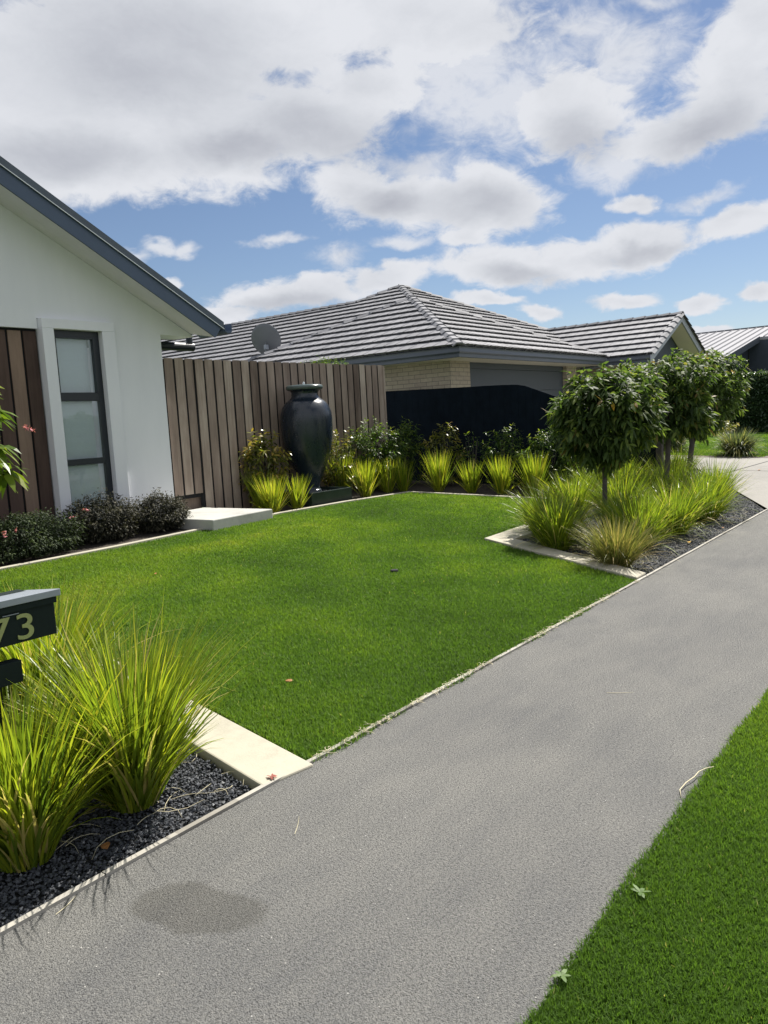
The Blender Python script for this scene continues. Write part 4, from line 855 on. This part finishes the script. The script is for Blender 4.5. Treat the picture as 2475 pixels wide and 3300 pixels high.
def neighbour():
    H = empty('tiled_house', (14, 9, .25), 'cream brick house with a grey tiled hip roof, dark garage door and street gable', 'house')
    E = (12.85, 8.07, 2.84); hf = 3.675; zw = 2.63
    w = MB(); gz_ = .15
    w.quad((13.45, 8.69, gz_), (13.45, 16, gz_), (13.45, 16, zw), (13.45, 8.69, zw)); w.quad((13.45, 8.69, gz_), (14.21, 8.69, gz_), (14.21, 8.69, zw), (13.45, 8.69, zw)); w.quad((14.21, 8.69, gz_), (14.21, 8.84, gz_), (14.21, 8.84, zw), (14.21, 8.69, zw))
    w.quad((18.99, 8.69, gz_), (19.6, 8.69, gz_), (19.6, 8.69, zw), (18.99, 8.69, zw)); w.quad((18.99, 8.84, gz_), (18.99, 8.69, gz_), (18.99, 8.69, zw), (18.99, 8.84, zw)); w.quad((19.6, 8.69, gz_), (19.6, 11, gz_), (19.6, 11, zw), (19.6, 8.69, zw)); w.quad((19.6, 11, gz_), (21.2, 11, gz_), (21.2, 11, zw), (19.6, 11, zw))
    w.build('wall', MAT['brick'], H); w = MB()
    w.quad((21.2, 7.55, gz_), (21.2, 11, gz_), (21.2, 11, zw), (21.2, 7.55, zw)); w.quad((21.2, 7.55, gz_), (25.2, 7.55, gz_), (25.2, 7.55, zw), (21.2, 7.55, zw)); w.quad((25.2, 7.55, gz_), (25.2, 14, gz_), (25.2, 14, zw), (25.2, 7.55, zw))
    w.build('wall', MAT['brick'], H)
    gd = MB()
    for k in range(5): gd.box(14.21, 8.80, gz_ + k * .47, 18.99, 8.83, gz_ + k * .47 + .465)
    gd.build('garage_door', MAT['garage'], H, bevel=.004)
    gdf = MB(); gdf.box(14.212, 8.785, 2.50, 18.988, 8.84, 2.628); gdf.build('door_head', MAT['garage'], H)
    s = MB(); s.quad((12.92, 8.14, zw), (20.15, 8.14, zw), (20.15, 8.80, zw), (12.92, 8.80, zw)); s.quad((12.92, 8.80, zw), (13.45, 8.80, zw), (13.45, 15.4, zw), (12.92, 15.4, zw)); s.quad((19.6, 8.80, zw), (20.15, 8.80, zw), (20.15, 11.0, zw), (19.6, 11.0, zw)); s.quad((20.66, 7.12, zw), (21.2, 7.12, zw), (21.2, 11, zw), (20.66, 11, zw))
    s.build('soffit', MAT['cream'], H)
    gu = MB(); gutter_run(gu, [(12.85, 15.5), (12.85, 8.07), (20.22, 8.07), (20.22, 10.4)], 2.835); gutter_run(gu, [(20.58, 11.5), (20.58, 7.07)], 2.835); gu.build('gutter', MAT['gutter'], H)
    dp = MB(); dp.tube([(20.3, 8.2, 2.66), (20.1, 8.35, 2.60), (19.75, 8.62, 2.56), (19.68, 8.62, 2.4), (19.68, 8.62, .3)], .04, 10); dp.build('downpipe', MAT['gutter'], H, smooth=True)
    # garage roof (lower pyramid)
    R_ = MB()
    tile_face(R_, (12.85, 15.42, E[2]), (0, -1, 0), (1, 0, 0), lambda r: r, lambda r: 7.35 - r, hf, 1)
    tile_face(R_, E, (1, 0, 0), (0, 1, 0), lambda r: r, lambda r: 7.35 - r, hf, 2)
    tile_face(R_, (20.20, 8.07, E[2]), (0, 1, 0), (-1, 0, 0), lambda r: r, lambda r: 7.35 - r, hf, 3)
    tile_face(R_, (20.20, 15.42, E[2]), (-1, 0, 0), (0, -1, 0), lambda r: r, lambda r: 7.35 - r, hf, 4)
    # main roof, bigger and further back
    cx, cy = 14.03, 8.67; hm = 5.97
    tile_face(R_, (cx, cy + 26, E[2]), (0, -1, 0), (1, 0, 0), lambda r: 0 if r < 5 else 26 - (2 * hm - r), lambda r: 26 - r, hm, 5)
    tile_face(R_, (cx, cy, E[2]), (1, 0, 0), (0, 1, 0), lambda r: r, lambda r: 2 * hm - r, hm, 6)
    tile_face(R_, (cx + 2 * hm, cy, E[2]), (0, 1, 0), (-1, 0, 0), lambda r: r, lambda r: 2 * hm - r, hm, 7)
    # street gable wing
    tile_face(R_, (20.6, 12.5, E[2]), (0, -1, 0), (1, 0, 0), lambda r: 0, lambda r: 5.45, 2.6, 8)
    tile_face(R_, (25.8, 7.05, E[2]), (0, 1, 0), (-1, 0, 0), lambda r: 0, lambda r: 5.45, 2.6, 9)
    roof = R_.build('roof', MAT['tile'], H)
    u = MB()   # solid deck under the tiles
    z = E[2] - .012
    u.add([(12.86, 8.08, z), (20.19, 8.08, z), (20.19, 15.41, z), (12.86, 15.41, z), (16.525, 11.745, z + hf * TP)], [(0, 1, 4), (1, 2, 4), (2, 3, 4), (3, 0, 4)])
    u.add([(14.04, 8.68, z), (25.96, 8.68, z), (25.96, 20.6, z), (20, 14.64, z + hm * TP)], [(0, 1, 3), (1, 2, 3)])
    zr = z + 5 * TP; u.add([(14.04, 8.68, z), (20, 14.64, z + hm * TP), (19.03, 15.6, zr), (19.03, 34, zr), (14.04, 34, z)], [(0, 1, 2), (0, 2, 3, 4)]); u.add([(19.03, 15.6, zr), (19.03, 34, zr), (24, 34, z)], [(0, 1, 2)])
    u.add([(20.61, 7.06, z), (20.61, 12.5, z), (23.2, 12.5, z + 2.6 * TP), (23.2, 7.06, z + 2.6 * TP), (25.79, 7.06, z), (25.79, 12.5, z)], [(0, 3, 2, 1), (3, 4, 5, 2)])
    u.build('roof_underlay', MAT['gutter'], roof)
    cp = MB(); A = (16.525, 11.745, E[2] + hf * TP); Cc = (20.0, 14.64, E[2] + hm * TP); e = E[2]
    caps(cp, (12.87, 8.09, e), A, seed=1); caps(cp, (12.87, 15.40, e), A, seed=2); caps(cp, (20.18, 8.09, e), A, seed=3); caps(cp, (20.18, 15.40, e), A, seed=4)
    caps(cp, (cx, cy, e), Cc, seed=5); caps(cp, (cx + 2 * hm, cy, e), Cc, seed=6); B0 = (19.03, 15.61, e + 5 * TP); caps(cp, B0, Cc, seed=7); caps(cp, (19.03, 34, e + 5 * TP), B0, seed=8)
    caps(cp, (23.2, 7.03, e + 2.6 * TP), (23.2, 11.4, e + 2.6 * TP), seed=9)
    # barge caps on the gable edge
    caps(cp, (20.62, 7.06, e), (23.2, 7.06, e + 2.6 * TP), w=.11, seed=10); caps(cp, (25.78, 7.06, e), (23.2, 7.06, e + 2.6 * TP), w=.11, seed=11)
    cp.build('ridge_cap', MAT['tile'], roof)
    bg = MB(); zt = e - .02
    for xa, xb in ((20.58, 23.2), (25.82, 23.2)):
        bg.add([(xa, 7.03, zt - .20), (xb, 7.03, zt + 2.62 * TP - .20), (xb, 7.03, zt + 2.62 * TP - .0), (xa, 7.03, zt), (xa, 7.06, zt - .20), (xb, 7.06, zt + 2.62 * TP - .20), (xb, 7.06, zt + 2.62 * TP), (xa, 7.06, zt)], [(0, 1, 2, 3), (0, 4, 5, 1), (4, 7, 6, 5), (0, 3, 7, 4)])
    bg.build('barge_board', plain('pale_grey_barge', (.34, .37, .42), .5, .05), H)
    gs_ = MB(); zz = zt - .19
    gs_.quad((20.66, 7.07, zz + .03), (23.2, 7.07, zz + 2.54 * TP + .03), (23.2, 7.56, zz + 2.54 * TP + .03), (20.66, 7.56, zz + .03)); gs_.quad((23.2, 7.07, zz + 2.54 * TP + .03), (25.74, 7.07, zz + .03), (25.74, 7.56, zz + .03), (23.2, 7.56, zz + 2.54 * TP + .03)); gs_.build('gable_soffit', MAT['cream'], H)
    gw = MB(); gw.add([(20.9, 7.545, zw - .02), (25.5, 7.545, zw - .02), (23.2, 7.545, zz + 2.54 * TP + .02)], [(0, 1, 2)]); gw.build('gable_panel', MAT['darkclad'], H)
    return H
neighbour()
def sat_dish():
    D0 = empty('satellite_dish', (14.35, 14.95, 3.02), 'round grey satellite dish standing on the tiled roof', 'satellite dish'); m = MB()
    c = Vector((14.15, 14.75, 3.70)); nrm = Vector((.80, .42, .42)).normalized(); s = nrm.cross(Vector((0, 0, 1))).normalized(); u = s.cross(nrm) * 1.0; rr = .43; vs = [c]; fs = []; K, Rn = 40, 7
    for i in range(1, Rn + 1):
        q = i / Rn
        for k in range(K):
            a = 2 * math.pi * k / K; vs.append(c + (s * math.cos(a) * .92 + u * math.sin(a)) * rr * q + nrm * (.07 * q * q))
    for k in range(K): fs.append((0, 1 + k, 1 + (k + 1) % K))
    for i in range(Rn - 1):
        for k in range(K): a = 1 + i * K; fs.append((a + k, a + K + k, a + K + (k + 1) % K, a + (k + 1) % K))
    m.add(vs, fs); d = m.build('reflector', MAT['dish'], D0, smooth=True); so = d.modifiers.new('thickness', 'SOLIDIFY'); so.thickness = .012
    p = MB(); p.tube([c - nrm * .01 + u * -.05, c - nrm * .10 - u * .18, c - nrm * .10 - Vector((0, 0, .62))], .02, 8); p.tube([c - nrm * .10 - Vector((0, 0, .25)), c - nrm * .10 - Vector((0.0, 0, .25)) + Vector((.35, .1, -.14))], .014, 6); p.build('mount', MAT['dish'], D0)
    b = MB(); q = c - nrm * .05 - u * .16; b.box(q.x - .05, q.y - .04, q.z - .06, q.x + .05, q.y + .04, q.z + .06); b.build('bracket', MAT['boxlid'], D0, bevel=.005)
    a = MB(); a.tube([c - u * .40 + nrm * .07, c + nrm * .42 - u * .25], .012, 6); a.build('receiver_arm', MAT['dish'], D0)
sat_dish()

# ------------------------------------------------------------------ far house, hedge
def far_house():
    H = empty('metal_roof_house', (38, 9, .3), 'far pale house with a ribbed grey metal roof behind the clipped hedge', 'house')
    T2 = .19; x0, z0 = 33.3, 3.02; XR = 45.2; XW = 40.95; YG = 8.8
    def z(x): return z0 + (x - x0) * T2
    m = MB()
    def slab(xa, xb, ya, yb):
        m.add([(xa, ya, z(xa)), (xb, ya, z(xb)), (xb, yb, z(xb)), (xa, yb, z(xa)), (xa, ya, z(xa) - .14), (xb, ya, z(xb) - .14), (xb, yb, z(xb) - .14), (xa, yb, z(xa) - .14)], [(0, 1, 2, 3), (4, 7, 6, 5), (0, 4, 5, 1), (0, 3, 7, 4), (1, 5, 6, 2), (2, 6, 7, 3)])
    slab(x0, XR, YG, 22); slab(XW, XR, 2.0, YG)
    m.add([(XR, 2, z(XR)), (54, 2, z(36)), (54, 22, z(36)), (XR, 22, z(XR))], [(0, 1, 2, 3)])
    rf = m.build('roof', MAT['metalroof'], H)
    r_ = MB(); y = 2.2
    while y < 22:
        xs = XW if y < YG else x0
        r_.add([(xs, y - .035, z(xs) + .003), (xs, y, z(xs) + .055), (xs, y + .035, z(xs) + .003), (XR, y - .035, z(XR) + .003), (XR, y, z(XR) + .055), (XR, y + .035, z(XR) + .003)], [(0, 1, 4, 3), (1, 2, 5, 4), (0, 2, 1)]); y += .40
    r_.build('roof_rib', plain('roof_rib_shade', (.19, .195, .21), .8, .05, spec=.1), rf)
    rc = MB(); rc.box(XR - .12, 2, z(XR) - .02, XR + .12, 22, z(XR) + .05); rc.build('ridge_cap', MAT['dish'], rf)
    b = MB(); b.add([(x0 - .05, YG - .03, z(x0) - .24), (XW, YG - .03, z(XW) - .24), (XW, YG - .03, z(XW) + .04), (x0 - .05, YG - .03, z(x0) + .04)], [(0, 1, 2, 3)]); b.build('barge_board', MAT['gutter'], H)
    w = MB(); w.add([(34.2, YG + .5, .2), (36.95, YG + .5, .2), (36.95, YG + .5, z(36.95) - .15), (34.2, YG + .5, z(34.2) - .15)], [(0, 1, 2, 3)]); w.quad((34.2, YG + .5, .2), (34.2, 22, .2), (34.2, 22, 2.9), (34.2, YG + .5, 2.9)); w.build('wall', MAT['white'], H)
    d = MB(); d.add([(36.95, YG + .5, .2), (XW + 1.2, YG + .5, .2), (XW + 1.2, YG + .5, z(XW) - .02), (XW, YG + .5, z(XW) - .15), (36.95, YG + .5, z(36.95) - .15)], [(0, 1, 2, 3, 4)]); d.box(XW, 2.05, .2, XW + .3, YG + .45, z(XW) - .15); d.build('dark_wall', MAT['darkclad'], H)
    return H
far_house()
def hedge():
    H = empty('hedge', (34.6, 6.5, .2), 'tall clipped dark green hedge in front of the far house', 'hedge'); r = np.random.RandomState(4)
    m = MB(); m.box(34.1, 3.4, .15, 35.2, 8.75, 2.32); m.build('core', MAT['hedge'], H)
    n = 26000; f = r.rand(n); P = np.empty((n, 3)); a = f < .62
    P[a] = np.c_[34.02 + r.normal(0, .06, a.sum()), r.uniform(3.4, 8.8, a.sum()), r.uniform(.2, 2.42, a.sum())]; b = ~a
    P[b] = np.c_[r.uniform(34.0, 35.3, b.sum()), r.uniform(3.4, 8.8, b.sum()), 2.38 + np.abs(r.normal(0, .09, b.sum()))]
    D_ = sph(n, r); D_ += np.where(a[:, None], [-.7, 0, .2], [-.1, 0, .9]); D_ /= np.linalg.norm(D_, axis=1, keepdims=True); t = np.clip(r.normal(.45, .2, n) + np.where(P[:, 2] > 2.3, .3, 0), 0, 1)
    V, F = leafset(P, D_, np.full(n, .12), np.full(n, .055), r, .3); npmesh('foliage', V, F, MAT['hedge'], H, np.repeat(t, 7))
hedge()
shrub('dry_shrub', 30.6, 8.15, .75, 1.6, 60, 220, 'low brownish dry shrub at the foot of the clipped hedge', mat='tussdry', L=.12, W=.05, per=8)

# ------------------------------------------------------------------ letterbox
def letterbox():
    Y = 2.791; L = empty('letterbox', (1.23, Y + .12, .05), 'dark green letterbox with grey lid and brass number 73 at the left picture edge', 'letterbox')
    x0, x1 = .96, 1.474; b = MB(); b.box(x0, Y, .757, x1, Y + .27, .905); b.build('box_body', MAT['boxbody'], L, bevel=.003)
    # lid: sloping down to the back, upstand and front fascia
    ld = MB(); xl, xr = x0 - .015, 1.492; yf, yb = Y - .022, Y + .31
    ld.add([(xl, yf, .905), (xr, yf, .905), (xr, yf, .931), (xl, yf, .931), (xl, yb, .868), (xr, yb, .868), (xr, yb, .892), (xl, yb, .892)], [(0, 1, 2, 3), (3, 2, 6, 7), (1, 5, 6, 2), (0, 4, 5, 1), (4, 7, 6, 5), (0, 3, 7, 4)])
    ld.build('lid', MAT['boxlid'], L, bevel=.002)
    fs = MB(); fs.box(x0, Y - .012, .880, x1 + .004, Y - .001, .904); fs.build('lid_flange', MAT['boxbody'], L)
    sl = MB(); sl.box(1.275, Y - .004, .8675, 1.335, Y - .0005, .8705); sl.build('slot_lip', MAT['boxlid'], L)
    p = MB(); p.box(1.215, Y + .06, -.03, 1.272, Y + .115, .757); p.build('post', MAT['boxbody'], L, bevel=.003)
    n = MB(); n.box(1.10, Y + .0, .612, 1.327, Y + .055, .694); n.build('paper_holder', MAT['boxbody'], L, bevel=.003)
    for ch, xc in (('7', 1.258), ('3', 1.353)):
        cu = bpy.data.curves.new('house_number', 'FONT'); cu.body = ch; cu.align_x = 'CENTER'; cu.size = .136; cu.extrude = .002; cu.offset = .0006
        tmp = bpy.data.objects.new('tmp_text', cu); C.objects.link(tmp); me = bpy.data.meshes.new_from_object(tmp.evaluated_get(bpy.context.evaluated_depsgraph_get())); bpy.data.objects.remove(tmp); me.name = 'house_number'; me.materials.clear(); me.materials.append(MAT['digit']); o = bpy.data.objects.new('house_number', me); C.objects.link(o); o.parent = L
        o.rotation_euler = (rad(90), 0, 0); o.scale = (1.22, 1, 1); o.location = (xc - L.location.x, Y - .004 - L.location.y, .770 - L.location.z)
letterbox()

# ------------------------------------------------------------------ stones, litter
def stones(name, poly, n, seed, smin, smax, label, bb):
    r = np.random.RandomState(seed); X = r.uniform(bb[0], bb[2], n); Y = r.uniform(bb[1], bb[3], n); k = inside(poly, X, Y); X = X[k]; Y = Y[k]; n = len(X)
    base = np.array([[1, 0, 0], [-1, 0, 0], [0, 1, 0], [0, -1, 0], [0, 0, 1], [0, 0, -1.0]]) ; s = r.uniform(smin, smax, n) * .5
    V = base[None] * (1 + r.normal(0, .18, (n, 6, 1))) + r.normal(0, .14, (n, 6, 3)); V = V * s[:, None, None] * np.array([1, 1, .75])
    a = r.uniform(0, 6.28, n); tl = r.normal(0, .5, n); ca, sa, ct, s_t = np.cos(a)[:, None], np.sin(a)[:, None], np.cos(tl)[:, None], np.sin(tl)[:, None]
    x, y, z = V[..., 0], V[..., 1], V[..., 2]; y, z = y * ct - z * s_t, y * s_t + z * ct; x, y = x * ca - y * sa, x * sa + y * ca
    V = np.stack([x + X[:, None], y + Y[:, None], z + (G(Y) - .03 + r.uniform(-.002, .016, n))[:, None]], -1); b = np.arange(n)[:, None] * 6
    T = np.concatenate([b + [f] for f in ([0, 2, 4], [2, 1, 4], [1, 3, 4], [3, 0, 4], [2, 0, 5], [1, 2, 5], [3, 1, 5], [0, 3, 5])])
    t = np.clip(r.beta(2, 3, n), 0, .93); t[r.rand(n) < .02] = 1.0
    return tag(npmesh(name, V.reshape(-1, 3), [T], MAT['stone'], None, np.repeat(t, 6)), label, 'gravel', kind='stuff')
stones('gravel', [(.2, 2.365), (2.04, 2.365), (2.35, 4.2), (.9, 4.2)], 30000, 1, .010, .019, 'loose dark stone chips around the grass clumps by the letterbox', (.2, 2.36, 2.4, 4.2))
stones('gravel', [(6.62, 2.37), (11.4, 2.37), (14.5, 3.6), (8.0, 4.3), (7.55, 4.2)], 34000, 2, .014, .026, 'loose dark stone chips under the ball-headed trees', (6.6, 2.36, 14.5, 4.3))
stones('bark_chips', [(20.62, 4.0), (27.5, 3.62), (28, 4.0), (23, 4.7), (20.95, 5.3), (20.5, 5.9)], 5000, 3, .03, .08, 'pale bark chips along the far driveway', (20.5, 3.5, 28, 6))
def litter():
    r = np.random.RandomState(12); m = MB()
    def straw(x, y, L, a, z, bend=.2, rad_=.0011, rise=0):
        p = [Vector((x + math.cos(a + bend * s) * L * s, y + math.sin(a + bend * s) * L * s, z + .003 + rise * 4 * s * (1 - s))) for s in (0, .25, .5, .75, 1)]; m.tube(p, [rad_, rad_ * 1.2, rad_, rad_ * .8, rad_ * .4], 4)
    for i in range(24): straw(r.uniform(1.3, 2.1), r.uniform(2.38, 2.9), r.uniform(.06, .22), r.uniform(0, 6.28), -.008, r.normal(0, .8), rise=.01)
    for i in range(70): straw(r.uniform(6.9, 11.3), r.uniform(2.40, 2.75), r.uniform(.08, .25), r.uniform(0, 6.28), .0, r.normal(0, .8), rise=.015)
    straw(1.86, 1.97, .13, .55, 0.001, .1, .0008); straw(3.78, 1.55, .14, -1.2, 0.001, .2, .0010); straw(1.10, 2.28, .1, .2, .001); pass; straw(13.6, 3.1, .3, .2, .03, rad_=.004); straw(11.9, 2.15, .5, -.2, 0, rad_=.002); straw(11.2, 2.2, .4, .1, 0, rad_=.002)
    for i in range(420):
        xx = 2.4 + 4.0 * r.rand() ** .9; 
        if vnoise(np.array([xx]), np.array([.5]), 2.3, 44)[0] < .45: continue
        straw(xx, 2.34 + r.normal(0, .014), r.uniform(.015, .05), r.uniform(0, 6.28), .012, r.normal(0, .9), rad_=.0012, rise=.004)
    tag(m.build('dry_grass_litter', MAT['straw']), 'dry straw-coloured grass blades fallen on the gravel and the path edge', 'grass litter', kind='stuff')
litter()
def fallen(x, y, z, mat, label, s=.05, a=0.4, name='fallen_leaf'):
    r = np.random.RandomState(int(x * 100)); V, F = leafset(np.array([[x, y, z]]), np.array([[math.cos(a), math.sin(a), .25]]), np.array([s]), np.array([s * .5]), r, .3, np.array([.25])); o = npmesh(name, V, F, MAT[mat], None, np.full(7, .5)); tag(o, label, 'leaf')
fallen(8.45, 2.50, .012, 'yleaf', 'orange-yellow leaf lying on the dark gravel under the nearest tree', .08)
fallen(3.0, 3.10, .045, 'deadleaf', 'curled brown leaf lying on the lawn near the footpath end of the mowing strip', .05, 2.0)
fallen(4.3, 6.2, .165, 'deadleaf', 'small tan leaf lying in the middle left of the lawn', .05, 1.0)
fallen(1.42, 2.50, -.005, 'deadleaf', 'rust-brown leaf between the two front grass clumps', .07, 1.2)
fallen(17.2, 3.7, .055, 'deadleaf', 'dark dead leaf on the pale concrete driveway', .12, 0)
fallen(9.55, 2.44, .014, 'deadleaf', 'brown leaf against the timber edging of the tree bed', .05, .3)
# sprinkler head
sp = MB(); sp.lathe([(.036, -.02), (.036, .014), (.03, .018), (.0, .018)], (5.63, 4.36, g(4.36) + .012), 20); tag(sp.build('sprinkler_head', MAT['shadowgap'], smooth=False), 'round black pop-up sprinkler head sunk in the lawn', 'sprinkler')
# curled dry stem, weeds
cs = MB(); cs.tube([(2.86, .885, .004), (2.91, .905, .008), (2.97, .90, .012), (3.03, .885, .016), (3.08, .882, .018), (3.12, .865, .02), (3.14, .84, .025)], [.0015, .002, .0022, .002, .002, .0018, .0012], 6); tag(cs.build('curled_straw', MAT['straw'], smooth=True), 'curled pale dry stem at the edge of the verge', 'dry straw')
def weed(x, y, n, L, label, mat='weed', seed=2):
    r = np.random.RandomState(seed); a = np.linspace(0, 6.28, n, endpoint=False) + r.normal(0, .2, n); D_ = np.c_[np.cos(a), np.sin(a), np.full(n, .38)]; D_ /= np.linalg.norm(D_, axis=1, keepdims=True)
    V, F = leafset(np.tile([x, y, g(y) + .018], (n, 1)), D_, L * r.uniform(.7, 1.1, n), np.full(n, L * .33), r, .35, r.normal(0, .2, n)); o = npmesh('weed', V, F, MAT[mat], None, np.repeat(r.rand(n), 7)); tag(o, label, 'weed')
weed(2.18, .80, 6, .04, 'pale broad-leaved weed at the edge of the verge grass')
weed(1.72, .845, 5, .035, 'small green weed at the path edge of the verge, nearest the camera', 'weed', 4)
weed(2.12, 2.36, 9, .03, 'tiny red weed in the joint between mowing strip and timber edging', 'red', 5)
